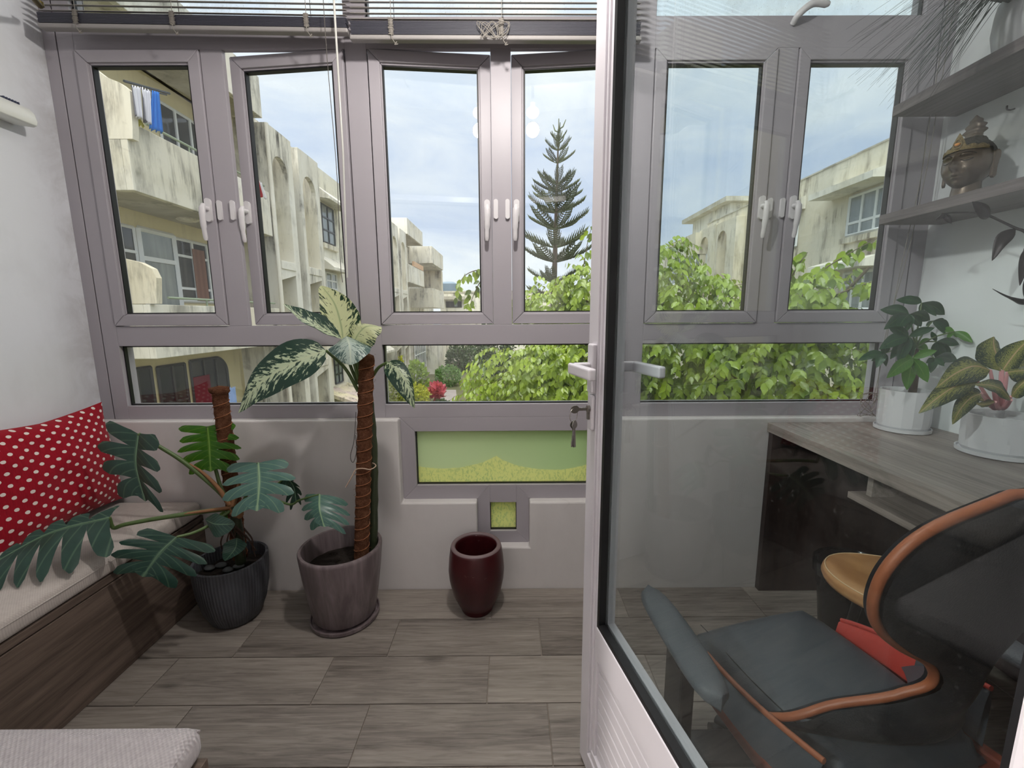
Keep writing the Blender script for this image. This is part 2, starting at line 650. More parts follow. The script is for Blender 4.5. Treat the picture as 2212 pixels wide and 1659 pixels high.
# ------------------------------------------------------------------ windows
z_hd = PZ(791, 105.8)
z_sb = PZ(822.6, 702.4)
z_lt = PZ(826, 744.9)
z_lb = PZ(832.6, 874.1)
z_up = PZ(1740, 33)
Xa = PX(228, 770)
Xb = PX(250.4, 707)
Xc, Xd = PX(495.5, 705.5), PX(538.5, 705)
Xe, Xf = PX(779.5, 690), PX(822.6, 702.4)
Xg, Xh = PX(1066, 702), PX(1106, 702)
Xi, Xj = PX(1346.8, 701), PX(1390, 700)
Xk, Xl = PX(1632.5, 699.7), PX(1672.3, 699.7)
Xm, Xn = PX(1912.8, 698.8), PX(1951.3, 659.4)
FD = 0.07                       # frame depth
lilac = plain('window_frame_pvc', (173, 168, 174), 0.40, spec=0.35, var=0.03, scale=2.5)
handle_mat = plain('handle_white', (225, 222, 224), 0.35, var=0.02)


def ring(mb, x0, x1, z0, z1, w, y0, y1, g=0.0006):
    """four mitred members"""
    X = [(x0, z0), (x1, z0), (x1, z1), (x0, z1)]
    I = [(x0 + w, z0 + w), (x1 - w, z0 + w), (x1 - w, z1 - w), (x0 + w, z1 - w)]
    for k in range(4):
        a, b, c, d = X[k], X[(k + 1) % 4], I[(k + 1) % 4], I[k]
        t = Vector((b[0] - a[0], b[1] - a[1])).normalized() * g
        q = [(a[0] + t.x, a[1] + t.y), (b[0] - t.x, b[1] - t.y), (c[0] - t.x, c[1] - t.y), (d[0] + t.x, d[1] + t.y)]
        mb.prism(q, lambda u, v, ww: (u, ww, v), y0, y1)
    return mb


def win_handle(parent, x, z, lever_dx=0.0):
    """espagnolette handle: base plate, neck and hanging lever"""
    y = YF - 0.008
    h = MB()
    h.lathe([(0.0, 0), (0.013, 0.0), (0.013, 0.008), (0.010, 0.012), (0, 0.012)], 16)
    pts = []
    base = MB().prism([(0.012 * math.cos(a), 0.034 * (1 if math.sin(a) > 0 else -1) + 0.012 * math.sin(a)) for a in [2 * PI * k / 20 + 0.001 for k in range(20)]],
                      lambda u, v, w: (x + u, w, z + 0.006 + v), y, y - 0.013)
    base.tube([(x, y - 0.010, z + 0.01), (x, y - 0.038, z + 0.008)], 0.0095, 12)
    lev = [(x, y - 0.036, z + 0.022), (x, y - 0.044, z + 0.008), (x + lever_dx * 0.3, y - 0.046, z - 0.03), (x + lever_dx * 0.7, y - 0.042, z - 0.075), (x + lever_dx, y - 0.036, z - 0.118)]
    base.tube(catmull(lev, 4), [0.009] * 4 + [0.0125] * 4 + [0.0115] * 4 + [0.009] * 4 + [0.006], 10, flat=0.8)
    return base.build('handle', handle_mat, parent, smooth=40, label='white lever handle')


def keeper(parent, x, z):
    return MB().prism([(0.009 * math.cos(a), 0.030 * (1 if math.sin(a) > 0 else -1) + 0.009 * math.sin(a)) for a in [2 * PI * k / 20 + 0.001 for k in range(20)]],
                      lambda u, v, w: (x + u, w, z + v), YF, YF - 0.011).build('latch_keeper', handle_mat, parent, smooth=40)


def sash(win, x0, x1, hinge=None, deg=0.0, hx=None, keep=None):
    g = 0.0028
    x0, x1, z0, z1 = x0 + g, x1 - g, z_sb + g, z_hd - g
    org = Vector((x1 if hinge == 'R' else x0, YF + 0.03, z0))
    m = MB()
    ring(m, x0, x1, z0, z1, 0.044, YF - 0.008, YF + 0.045)
    ring(m, x0 + 0.036, x1 - 0.036, z0 + 0.036, z1 - 0.036, 0.014, YF + 0.002, YF + 0.03)
    s = m.build('sash', lilac, win, origin=org, bevel=0.0025)
    b = MB()
    ring(b, x0 + 0.0495, x1 - 0.0495, z0 + 0.0495, z1 - 0.0495, 0.0055, YF + 0.005, YF + 0.028, 0)
    b.build('seal', rubber, s)
    box('pane', clear, s, x0 + 0.048, x1 - 0.048, YF + 0.016, YF + 0.020, z0 + 0.048, z1 - 0.048)
    if hx is not None:
        win_handle(s, hx, z_sb + 0.415 * (z_hd - z_sb) + 0.02, -0.004)
    if hinge and deg:
        s.rotation_euler = (0, 0, math.radians(deg))
        # friction stay at the head
        xs = x1 if hinge == 'R' else x0
        sg = -1 if hinge == 'R' else 1
        MB().beam((xs + sg * 0.03, YF + 0.03, z1 + 0.0005), (xs + sg * 0.30, YF + 0.052, z1 + 0.0005), 0.014, 0.003).build('stay', steel_dull, win)
    return s


steel_dull = plain('dull_steel', (150, 146, 140), 0.4, 0.8)


def bay(name, x0, x1, m0, m1, sl, sr, xs0, xs1):
    """one bay: upper fixed pane, two casements, low fixed pane; x0..x1 clear width, m0..m1 middle post"""
    w = empty(name, ((x0 + x1) / 2, YF, z_fb), kind='structure')
    y0, y1 = YF, YF + FD
    box('head_rail', lilac, w, x0, x1, y0, y0 + 0.022, z_hd, z_up, 0.0015)
    box('transom', lilac, w, x0, x1, y0, y1, z_lt, z_sb, 0.0015)
    box('sill_rail', lilac, w, x0, x1, y0, y1, z_fb, z_lb, 0.0015)
    box('post', lilac, w, m0, m1, y0, y0 + 0.022, z_sb, z_hd, 0.0015)
    box('top_rail', lilac, w, x0, x1, y0, y1, ZC - 0.06, ZC, 0.0015)
    for nm, z0, z1, mt in (('low_pane', z_lb, z_lt, clear), ('upper_pane', z_up, ZC - 0.06, upper_glass)):
        p = box(nm, mt, w, x0 - 0.004, x1 + 0.004, YF + 0.034, YF + 0.038, z0 - 0.004, z1 + 0.004)
        b = MB()
        ring(b, x0 + 0.0005, x1 - 0.0005, z0 + 0.0005, z1 - 0.0005, 0.005, YF + 0.018, YF + 0.0335, 0)
        b.build('seal', rubber, p)
    # upper vent post and catch
    box('upper_post', lilac, w, (m0 + m1) / 2 - 0.02, (m0 + m1) / 2 + 0.02, y0 + 0.01, y1 - 0.036 - 0.001, z_up + 0.002, ZC - 0.062) if name == 'window_0' else None
    return w


win1 = bay('window_1', Xb, Xe, Xc, Xd, None, None, 0, 0)
win2 = bay('window_2', Xf, Xi, Xg, Xh, None, None, 0, 0)
win3 = bay('window_3', Xj, Xm, Xk, Xl, None, None, 0, 0)
for w, xa, xb in ((win1, Xa, Xb), (win1, Xe, Xf), (win2, Xi, Xj), (win3, Xm, Xn)):
    box('frame_post', lilac, w, xa, xb, YF, YF + FD, z_fb, ZC, 0.0015)
for w, xa, xb, nm in ((win1, XL, Xa - 0.007, 'packing_strip'), (win3, Xn + 0.007, XR, 'packing_strip')):
    box(nm, lilac, w, xa, xb, YF + 0.003, YF + FD, z_fb, ZC, 0.0015)
    box('gap_filler', plain('brown_gap_' + w.name, (70, 50, 48), 0.9), w, min(xa, xb) if w is win3 else xb, (Xa if w is win1 else xa), YF + 0.012, YF + FD - 0.01, z_fb, ZC) if w is win1 else \
        box('gap_filler', plain('brown_gap_' + w.name, (70, 50, 48), 0.9), w, Xn, Xn + 0.007, YF + 0.012, YF + FD - 0.01, z_fb, ZC)
sash(win1, Xb, Xc, hx=Xc - 0.024)
keeper(win1, Xc + 0.016, z_sb + 0.44 * (z_hd - z_sb))
sash(win1, Xd, Xe, 'R', -6.0, hx=Xd + 0.024)
keeper(win1, Xd - 0.016, z_sb + 0.44 * (z_hd - z_sb))
sash(win2, Xf, Xg, 'L', 5.0, hx=Xg - 0.024)
keeper(win2, Xg + 0.016, z_sb + 0.44 * (z_hd - z_sb))
sash(win2, Xh, Xi, 'R', -5.0, hx=Xh + 0.024)
keeper(win2, Xh - 0.016, z_sb + 0.44 * (z_hd - z_sb))
sash(win3, Xj, Xk, hx=Xk - 0.024)
keeper(win3, Xk + 0.014, z_sb + 0.44 * (z_hd - z_sb))
sash(win3, Xl, Xm, hx=Xl + 0.024)
keeper(win3, Xl - 0.014, z_sb + 0.44 * (z_hd - z_sb))
# hooked catch of the upper vent in the right bay, seen against the sky
cx_, cz_ = PX(1712, 45), PZ(1712, 45)
MB().tube(catmull([(cx_, YF - 0.004, cz_ - 0.012), (cx_ + 0.004, YF - 0.03, cz_ + 0.004), (cx_ + 0.05, YF - 0.04, cz_ + 0.035), (cx_ + 0.11, YF - 0.04, cz_ + 0.032)], 5),
          [0.011] * 5 + [0.013] * 10 + [0.008], 10).build('vent_catch', handle_mat, win3, smooth=40)

# low T-shaped window with green obscured glass
m, t = newmat('green_obscured_glass')
co = t.coord()
s = t.sep(co)
xx, zz = s[0], s[2]
# wiped upper area: two scallops
def _scallop(cx, cz, rx, rz):
    a = t.math('DIVIDE', t.math('SUBTRACT', xx, cx), rx)
    b = t.math('DIVIDE', t.math('SUBTRACT', zz, cz), rz)
    return t.math('SQRT', t.math('ADD', t.math('MULTIPLY', a, a), t.math('MULTIPLY', b, b)))
_wT = TX1 - TX0
e1 = _scallop(-0.30 * _wT, 0.10, 0.34 * _wT, 0.158)
e2 = _scallop(0.24 * _wT, 0.10, 0.34 * _wT, 0.168)
wob = t.math('MULTIPLY_ADD', t.noise(co, 18, 4), 0.06, -0.03)
inside = t.math('LESS_THAN', t.math('ADD', t.math('MINIMUM', e1, e2), wob), 1.0)
inside = t.math('MAXIMUM', inside, t.math('GREATER_THAN', zz, 0.03))
speck = t.ramp(t.noise(t.mapping(co, (1, 1, 0.6)), 110, 4, 0.7), [(0.50, (0, 0, 0)), (0.58, (1, 1, 1))])
dens = t.math('MULTIPLY', speck, t.math('MULTIPLY_ADD', t.noise(co, 4, 3), 1.4, -0.2), clamp=True)
film = t.mix(dens, lin((250, 250, 196)), lin((196, 214, 166)))
wiped = t.mix(t.math('MULTIPLY_ADD', xx, 1.1, 0.5, clamp=True), lin((234, 242, 214)), lin((214, 230, 194)))
colr = t.mix(inside, film, wiped)
tl = t.n('BsdfTranslucent', None, Color=colr)
df = t.n('BsdfDiffuse', None, Color=t.mix(0.5, colr, (0.3, 0.4, 0.2)))
gl = t.n('BsdfGlossy', None, Color=(1, 1, 1), Roughness=0.15)
mx = t.n('MixShader', None, Fac=0.18, i1=tl, i2=df)
finish(t, t.n('MixShader', None, Fac=0.04, i1=mx, i2=gl))
green_glass = m
win4 = empty('window_4', ((TX0 + TX1) / 2, YF, TS_bot), kind='structure')
gx0, gx1 = PX(898, 985), TX1 - (PX(898, 985) - TX0)
gz1, gz0 = PZ(1000, 931.5), PZ(1000, 1047.5)
fw = gx0 - TX0
sx0, sx1 = PX(1059, 1115), PX(1115.6, 1115)
sz1, sz0 = PZ(1087, 1085), PZ(1087, 1146.5)
G = 0.0005


def quad(name, pts):
    MB().prism(pts, lambda u, v, w: (u, w, v), YF, YF + FD).build(name, lilac, win4, bevel=0.0012, seg=1)


quad('frame_member', [(TX0, z_fb), (TX1, z_fb), (gx1, gz1), (gx0, gz1)])
quad('frame_member', [(TX0, T_bot), (TX0, z_fb - G), (gx0, gz1 - G), (gx0, gz0)])
quad('frame_member', [(TX1, T_bot), (gx1, gz0), (gx1, gz1 - G), (TX1, z_fb - G)])
quad('frame_member', [(TX0 + G, T_bot), (TSX0, T_bot), (sx0 - G, gz0), (gx0 + G, gz0)])
quad('frame_member', [(TSX1, T_bot), (TX1 - G, T_bot), (gx1 - G, gz0), (sx1 + G, gz0)])
quad('frame_member', [(TSX0, TS_bot), (sx0, sz0), (sx0, gz0), (TSX0, T_bot)])
quad('frame_member', [(TSX1, TS_bot), (TSX1, T_bot), (sx1, gz0), (sx1, sz0)])
quad('frame_member', [(TSX0 + G, TS_bot), (TSX1 - G, TS_bot), (sx1 - G, sz0), (sx0 + G, sz0)])
quad('frame_member', [(sx0, sz1), (sx1, sz1), (sx1, gz0), (sx0, gz0)])
MB().box(gx0 - 0.004, gx1 + 0.004, YF + 0.03, YF + 0.035, gz0 - 0.004, gz1 + 0.004).build('pane', green_glass, win4, origin=((gx0 + gx1) / 2, YF, (gz0 + gz1) / 2))
MB().box(sx0 - 0.003, sx1 + 0.003, YF + 0.03, YF + 0.035, sz0 - 0.003, sz1 + 0.003).build('pane', green_glass, win4, origin=((sx0 + sx1) / 2, YF, (sz0 + sz1) / 2 + 0.2))
b = MB()
ring(b, gx0, gx1, gz0, gz1, 0.004, YF + 0.015, YF + 0.0295, 0)
ring(b, sx0, sx1, sz0, sz1, 0.003, YF + 0.015, YF + 0.0295, 0)
b.build('seal', rubber, win4)

# ------------------------------------------------------------------ venetian blinds
slat_mat = plain('blind_slat', (150, 146, 140), 0.45, var=0.03)
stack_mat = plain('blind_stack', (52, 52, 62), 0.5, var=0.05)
rail_mat = plain('blind_rail', (150, 146, 144), 0.4)
cord_mat = plain('blind_cord', (132, 127, 120), 0.8)
YB = 1.765


def blind(label, pxl, pxr, railL, railR, stackh, nslat, cords, n_open=20, tilt_open=-0.0050):
    zl, zr = at_y(pxl, railL, YB).z, at_y(pxr, railR, YB).z
    xl, xr = at_y(pxl, railL, YB).x, at_y(pxr, railR, YB).x
    b = empty('venetian_blind', ((xl + xr) / 2, YB, min(zl, zr)), label, 'blind', 'venetian blinds over the windows')
    xm, zm = (xl + xr) / 2, (zl + zr) / 2

    def lin_beam(name, dz0, dz1, mat, wy, parent=b, dx=0.0, bev=0.0):
        h = (dz0 + dz1) / 2
        return MB().beam((xl + dx, YB, zl + h), (xr - dx, YB, zr + h), wy, dz1 - dz0).build(name, mat, parent, bevel=bev)
    lin_beam('bottom_rail', 0.0, 0.016, rail_mat, 0.030, bev=0.005)
    ph = stackh / nslat
    for i in range(nslat):
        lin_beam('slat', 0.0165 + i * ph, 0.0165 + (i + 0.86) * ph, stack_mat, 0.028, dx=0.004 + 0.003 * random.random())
    z0 = 0.0165 + stackh + 0.012
    for i in range(n_open):
        hh = z0 + i * 0.0185
        if zm + hh > ZC - 0.07:
            break
        MB().hexa([(xl + .006, YB - .0125, zl + hh + tilt_open), (xr - .006, YB - .0125, zr + hh + tilt_open), (xr - .006, YB + .0125, zr + hh - tilt_open), (xl + .006, YB + .0125, zl + hh - tilt_open),
                   (xl + .006, YB - .0125, zl + hh + .0014 + tilt_open), (xr - .006, YB - .0125, zr + hh + .0014 + tilt_open), (xr - .006, YB + .0125, zr + hh + .0014 - tilt_open), (xl + .006, YB + .0125, zl + hh + .0014 - tilt_open)]
                  ).build('slat', slat_mat, b)
    box('head_rail', rail_mat, b, xl, xr, YB - 0.026, YB + 0.026, ZC - 0.05, ZC - 0.001, 0.002)
    for fr in cords:
        x = xl + (xr - xl) * fr
        zb = zl + (zr - zl) * fr
        m = MB()
        m.tube([(x, YB - 0.016, zb + 0.02 + stackh), (x, YB - 0.016, ZC - 0.05)], 0.0011, 5)
        m.tube([(x + 0.004, YB + 0.015, zb + 0.03 + stackh), (x + 0.004, YB + 0.015, ZC - 0.05)], 0.0011, 5)
        # bunched ladder cord in front of the stack, with a loose knot under the rail
        pts = []
        for k in range(46):
            pts.append((x + 0.0105 * math.sin(k * 2.1) + 0.002 * random.uniform(-1, 1), YB - 0.018 - 0.002 * random.random(), zb + 0.012 + (stackh + 0.012) * k / 45))
        m.tube(pts, 0.0016, 5)
        kp = [(x, YB - 0.024, zb + 0.012), (x + 0.006, YB - 0.026, zb - 0.008), (x + 0.016, YB - 0.024, zb - 0.020), (x + 0.024, YB - 0.025, zb - 0.022), (x + 0.012, YB - 0.026, zb - 0.024), (x + 0.020, YB - 0.024, zb - 0.014)]
        m.tube(catmull(kp, 4), 0.0014, 5)
        m.build('ladder_cord', cord_mat, b, smooth=60)
    return b


bl1 = blind('left raised grey venetian blind with a thin wand and pull cord', 90, 754, 64, 75, 0.033, 7, (0.13, 0.44, 0.87))
bl2 = blind('middle raised grey venetian blind hanging lowest, cord tangled over its stack', 758, 1384, 89.5, 92, 0.044, 9, (0.145, 0.52, 0.88))
# tangled cord on the middle blind
kx = at_y(1075, 65, YB - 0.03)
pts = [kx + Vector((0.065 * math.sin(k * 0.9) * (0.3 + 0.7 * math.sin(k * 0.21) ** 2) - 0.02, -0.003 * random.random(), 0.028 * math.sin(k * 1.37 + 1))) for k in range(38)]
MB().tube(catmull(pts, 3), 0.0013, 5).build('cord_tangle', cord_mat, bl2, smooth=60)
wand_mat = glass('clear_plastic_wand', (0.8, 0.82, 0.8), 1.5, 0.1, 0.3)
xw = at_y(722, 0, 1.725)
MB().tube([(xw.x, 1.725, ZC - 0.06), (at_y(741, 330, 1.725).x, 1.725, at_y(741, 330, 1.725).z), at_y(750, 600, 1.725)], 0.004, 8).build('wand', plain('wand_plastic', (196, 196, 190), 0.25), bl1, smooth=50)
MB().tube(catmull([(at_y(700, 2, 1.72).x, 1.72, ZC - 0.06), at_y(702, 60, 1.72), at_y(712, 190, 1.72), at_y(728, 380, 1.72), at_y(735, 560, 1.72), at_y(740, 610, 1.715)], 4), 0.0013, 5).build('pull_cord', plain('dark_cord', (90, 86, 82), 0.8), bl1)
# blind of the right bay is pulled right up; its cords hang down the frame
xr0, xr1 = PX(1400, 0, YB), PX(1985, 0, YB) + 0.08
bl3 = empty('venetian_blind', ((xr0 + xr1) / 2, YB, ZC - 0.13), 'right venetian blind pulled fully up, only its pale cords hanging by the shelves', 'blind', 'venetian blinds over the windows')
box('head_rail', rail_mat, bl3, xr0, xr1, YB - 0.026, YB + 0.026, ZC - 0.05, ZC - 0.001, 0.002)
for i in range(8):
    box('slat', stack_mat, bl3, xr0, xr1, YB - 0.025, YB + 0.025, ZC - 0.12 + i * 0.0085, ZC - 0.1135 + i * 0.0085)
box('bottom_rail', rail_mat, bl3, xr0, xr1, YB - 0.023, YB + 0.023, ZC - 0.142, ZC - 0.1205, 0.004)
for q in ([(2052, 5), (2030, 200), (2005, 350), (1968, 520), (1936, 640), (1905, 760), (1893, 860), (1880, 890)], [(2046, 5), (2010, 250), (1986, 400), (1950, 560), (1922, 700), (1896, 820), (1886, 868)]):
    ps = [at_y(a, b_, 1.79) for a, b_ in q]
    ps[0] = Vector((ps[1].x, 1.765, ZC - 0.05))
    MB().tube(catmull(ps, 4), 0.0015, 5).build('pull_cord', cord_mat, bl3)
kx = at_y(1876, 880, 1.79)
pts = [kx + Vector((0.036 * math.sin(k * 1.3 + 0.4) + 0.012 * math.sin(k * 3.1), 0.008 * math.sin(k * 0.7), 0.052 * math.sin(k * 0.83) + 0.012)) for k in range(30)]
MB().tube(catmull(pts, 4), 0.0012, 5).build('cord_tangle', cord_mat, bl3)
ps = [at_y(a, b_, 1.74) for a, b_ in [(1338, 5), (1336, 300), (1333, 600), (1331, 870), (1325, 960), (1336, 975), (1339, 930), (1331, 890), (1327, 960), (1328, 1100), (1323, 1300)]]
ps[0] = Vector((ps[1].x, 1.765, ZC - 0.05))
MB().tube(catmull(ps, 5), 0.0013, 5).build('pull_cord', bpy.data.materials['dark_cord'], bl2)

# slim white unit on the left wall
u = empty('wall_unit', (XL, 1.3, 1.99), 'slim white wall-mounted unit with rounded front and small dark slots', 'wall unit')
pz1, pz0 = 0.0, 0.0
e = at_x(80, 262, XL + 0.085)
prof = [(0, -0.012), (0.070, -0.022), (0.082, -0.018), (0.087, -0.004), (0.080, 0.022), (0.066, 0.040), (0.045, 0.048), (0, 0.052)]
MB().prism(prof, lambda a, b_, w: (XL + 0.001 + a, w, e.z + b_), 0.7, e.y).build('body', plain('unit_white', (236, 238, 232), 0.3), u, smooth=50, bevel=0.002)
for k in range(6):
    MB().box(XL + 0.040 + 0.001, XL + 0.064, e.y - 0.03 - k * 0.009, e.y - 0.034 - k * 0.009, e.z + 0.0405, e.z + 0.0495).build('vent_slot', plain('slot_dark', (60, 66, 90), 0.6) if k == 0 else bpy.data.materials['slot_dark'], u)
# end of a bronze curtain rod high on the left wall
r = empty('curtain_rod', (XL + 0.03, 1.4, 2.4), 'bronze curtain rod end in the top left corner', 'curtain rod')
p1_, p0_ = at_y(86, 12, 1.70), at_y(40, -40, 1.50)
MB().tube([p0_, p1_], 0.009, 12).build('rod', plain('aged_bronze', (110, 96, 52), 0.4, 0.7), r, smooth=50)
MB().lathe([(0, 0), (0.012, 0), (0.012, 0.012), (0, 0.012)], 12, p1_).build('finial', bpy.data.materials['aged_bronze'], r, smooth=50)

# ceiling lamp of the veranda (above the picture) and an unseen lamp added in the room as fill light
milk, t = newmat('lit_opal_glass')
finish(t, t.n('MixShader', None, Fac=0.5, i1=t.n('BsdfTranslucent', None, Color=(1, .95, .85)), i2=t.n('Emission', None, Color=lin((255, 196, 120)), Strength=6.0)))


def ceiling_lamp(label, loc, power, col, r=0.04):
    L = empty('ceiling_lamp', loc, label, 'lamp')
    x, y, z = loc
    MB().lathe([(0, ZC - loc[2] - 0.001), (0.05, ZC - loc[2] - 0.001), (0.05, ZC - loc[2] - 0.02), (0.008, ZC - loc[2] - 0.03), (0.008, 0.06)], 24, loc).build('base', steel_dull, L, smooth=40)
    MB().lathe([(0.015, r * 0.8)] + [(r * math.sin(a), -0.02 + r * 0.8 * math.cos(a)) for a in [0.3 + k * (PI - 0.3) / 12 for k in range(13)]], 32, loc).build('shade', milk, L, smooth=60)
    ld = bpy.data.lights.new('lamp_light', 'POINT')
    ld.energy = power
    ld.color = col
    ld.shadow_soft_size = r
    lo = bpy.data.objects.new('lamp_light', ld)
    COL.objects.link(lo)
    lo.parent = L
    lo.location = (0, 0, -0.12)
    return L


ceiling_lamp('round opal ceiling lamp above the veranda', (-0.02, 0.98, ZC - 0.36), LAMP_W, (1.0, 0.95, 0.90))
ceiling_lamp('round opal fill lamp added in the room behind', (-2.2, -1.1, ZC - 0.14), ROOM_FILL_W, (1.0, 0.94, 0.88))
# ================================================================== glazed door, opened into the veranda
Q0 = Vector((0.1914, 1.0462, 0))
DU = Vector((0.2111, -0.9775, 0)).normalized()      # from the lock side to the hinges
DN = Vector((-0.9775, -0.2111, 0)).normalized()     # towards the viewer
DW, DT, D_TOP = 0.885, 0.05, 2.14


def dp(s, n, z):
    return Q0 + DU * s + DN * n + Vector((0, 0, z))


def dbox(mb, s0, s1, n0, n1, z0, z1):
    return mb.hexa([dp(s0, n0, z0), dp(s1, n0, z0), dp(s1, n1, z0), dp(s0, n1, z0), dp(s0, n0, z1), dp(s1, n0, z1), dp(s1, n1, z1), dp(s0, n1, z1)])


door = empty('door_1', dp(DW, -DT / 2, 0), kind='structure')
ST = 0.084
m = MB()
dbox(m, 0, 0.052, -DT, 0.0, 0.012, D_TOP)
dbox(m, 0.052, 0.060, -DT + 0.004, -0.005, 0.09, D_TOP - 0.05)
dbox(m, 0.060, 0.068, -DT + 0.002, -0.0015, 0.09, D_TOP - 0.05)
dbox(m, 0.068, ST, -DT + 0.004, -0.006, 0.09, D_TOP - 0.05)
m.build('lock_stile', pvc_bright, door, bevel=0.0015)
m = MB()
dbox(m, DW - ST, DW, -DT, 0, 0.012, D_TOP)
m.build('hinge_stile', pvc_bright, door, bevel=0.003)
m = MB()
dbox(m, 0.052, DW - ST, -DT, 0.0, 0.012, 0.07)
dbox(m, ST - 0.02, DW - ST, -DT + 0.004, -0.004, 0.07, 0.095)
m.build('bottom_rail', pvc_bright, door, bevel=0.002)
m = MB()
dbox(m, 0.052, DW - ST, -DT, 0.0, D_TOP - 0.085, D_TOP)
m.build('top_rail', pvc_bright, door, bevel=0.002)
m = MB()
dbox(m, ST, DW - ST, -DT + 0.002, -0.002, 0.388, 0.478)
m.build('middle_rail', pvc_bright, door, bevel=0.003)
nb, z0 = 8, 0.0955
for k in range(nb):
    h = (0.3875 - z0) / nb
    m = MB()
    dbox(m, ST, DW - ST, -DT + 0.012, -0.012, z0 + k * h + 0.0015, z0 + (k + 1) * h - 0.0015)
    m.build('panel_board', pvc_bright, door, bevel=0.002)
m = MB()
dbox(m, ST + 0.003, DW - ST - 0.003, -DT / 2 - 0.003, -DT / 2 + 0.003, 0.480, D_TOP - 0.087)
glass_o = m.build('pane', door_glass, door)
m = MB()
for (a, b, c, d) in ((ST, ST + 0.012, 0.478, D_TOP - 0.085), (DW - ST - 0.005, DW - ST, 0.478, D_TOP - 0.085), (ST + 0.012, DW - ST - 0.005, 0.478, 0.490), (ST + 0.012, DW - ST - 0.012, D_TOP - 0.097, D_TOP - 0.085)):
    dbox(m, a, b, -DT / 2 + 0.0035, -0.004, c, d)
m.build('seal', rubber, glass_o)
m = MB()
for (a, b, c, d) in ((ST, ST + 0.010, 0.478, D_TOP - 0.085), (DW - ST - 0.010, DW - ST, 0.478, D_TOP - 0.085), (ST + 0.010, DW - ST - 0.010, 0.478, 0.488)):
    dbox(m, a, b, -DT + 0.003, -DT / 2 - 0.0035, c, d)
m.build('glazing_bead', pvc_bright, glass_o)
# lever handles on both faces
hz = 1.122
for side in (1, -1):
    f0 = 0.0 if side > 0 else -DT
    m = MB()
    dbox(m, 0.020, 0.052, min(f0, f0 + side * 0.012), max(f0, f0 + side * 0.012), hz - 0.055, hz + 0.062)
    ph = m.build('handle_plate', pvc_bright, door, bevel=0.004, seg=3)
    m = MB()
    dbox(m, 0.026, 0.046, min(f0 + side * 0.012, f0 + side * 0.062), max(f0 + side * 0.012, f0 + side * 0.062), hz - 0.006, hz + 0.018)
    a0, a1 = f0 + side * 0.046, f0 + side * 0.064
    dbox(m, 0.026, 0.158, min(a0, a1), max(a0, a1), hz - 0.008, hz + 0.018)
    m.build('lever', pvc_bright, ph, bevel=0.005, seg=3)
# cylinder lock plate
zl = 1.02
m = MB()
dbox(m, 0.022, 0.050, 0.0, 0.010, zl - 0.045, zl + 0.042)
lockp = m.build('lock_plate', pvc_bright, door, bevel=0.006, seg=3)
steel = plain('nickel_steel', (150, 146, 140), 0.3, 0.9)
m = MB()
m.tube([dp(0.036, 0.009, zl + 0.008), dp(0.036, 0.016, zl + 0.008)], 0.0085, 16)
dbox(m, 0.032, 0.040, 0.009, 0.0155, zl - 0.018, zl + 0.004)
m.build('cylinder', steel, lockp, smooth=40)
# hinges
for z in (0.25, 1.05, 1.85):
    MB().tube([dp(DW + 0.006, 0.006, z - 0.05), dp(DW + 0.006, 0.006, z + 0.05)], 0.009, 12).build('hinge', pvc_bright, door, smooth=40)

# keys: one turned in the lock, two hanging from the ring
kk = empty('key_bunch', dp(0.036, 0.05, zl - 0.10), 'small bunch of steel keys on a ring hanging from the white door lock', 'keys')
zk = zl + 0.008


def key(mb, top, down, side, L=0.058):
    """flat key: oval bow and notched blade"""
    down, side = down.normalized(), side.normalized()
    nn = down.cross(side) * 0.0011
    bow = [top + down * (0.011 - 0.011 * math.cos(a)) + side * 0.0105 * math.sin(a) for a in [2 * PI * k / 14 for k in range(14)]]
    n = len(bow)
    mb.add([p - nn for p in bow] + [p + nn for p in bow], [tuple(range(n)), tuple(range(2 * n - 1, n - 1, -1))] + [(i, (i + 1) % n, (i + 1) % n + n, i + n) for i in range(n)])
    prev = 0.021
    for k in range(6):
        w = 0.0042 - 0.0009 * (k % 2)
        a, b = top + down * prev, top + down * (prev + (L - 0.021) / 6 + 0.0002)
        mb.hexa([a - side * 0.004 - nn, a + side * w - nn, a + side * w + nn, a - side * 0.004 + nn, b - side * 0.004 - nn, b + side * w - nn, b + side * w + nn, b - side * 0.004 + nn])
        prev += (L - 0.021) / 6
    return mb


ring_c = dp(0.036, 0.050, zk - 0.014)
key(MB(), dp(0.036, 0.058, zk), -DN, Vector((0, 0, 1)) * 1.0 + DU * 0.2, 0.046).build('key', steel, kk)
rp = [ring_c + Vector((0, 0, 1)) * 0.017 * math.cos(a) + (DN * 0.8 + DU * 0.6).normalized() * 0.017 * math.sin(a) for a in [2 * PI * k / 24 for k in range(25)]]
MB().tube(rp, 0.0010, 6, cap=False).build('ring', steel, kk, smooth=60)
rb = ring_c - Vector((0, 0, 0.0185))
key(MB(), rb + Vector((0, 0, 0.006)), Vector((0.05, 0.05, -1)), DN + DU * 0.3, 0.068).build('key', steel, kk)
key(MB(), rb + Vector((0.003, 0.002, 0.006)), Vector((-0.09, -0.03, -1)), DN + DU * 0.9, 0.066).build('key', steel, kk)

# door frame of the opening (beside the camera, outside the picture)
m = MB().box(DX1 - 0.045, DX1, 0.10, 0.165, 0, 2.2).box(DX0, DX0 + 0.045, 0.10, 0.165, 0, 2.2).box(DX0, DX1, 0.10, 0.165, 2.155, 2.2)
m.build('trim_1', pvc_bright, None, bevel=0.003, **STR)


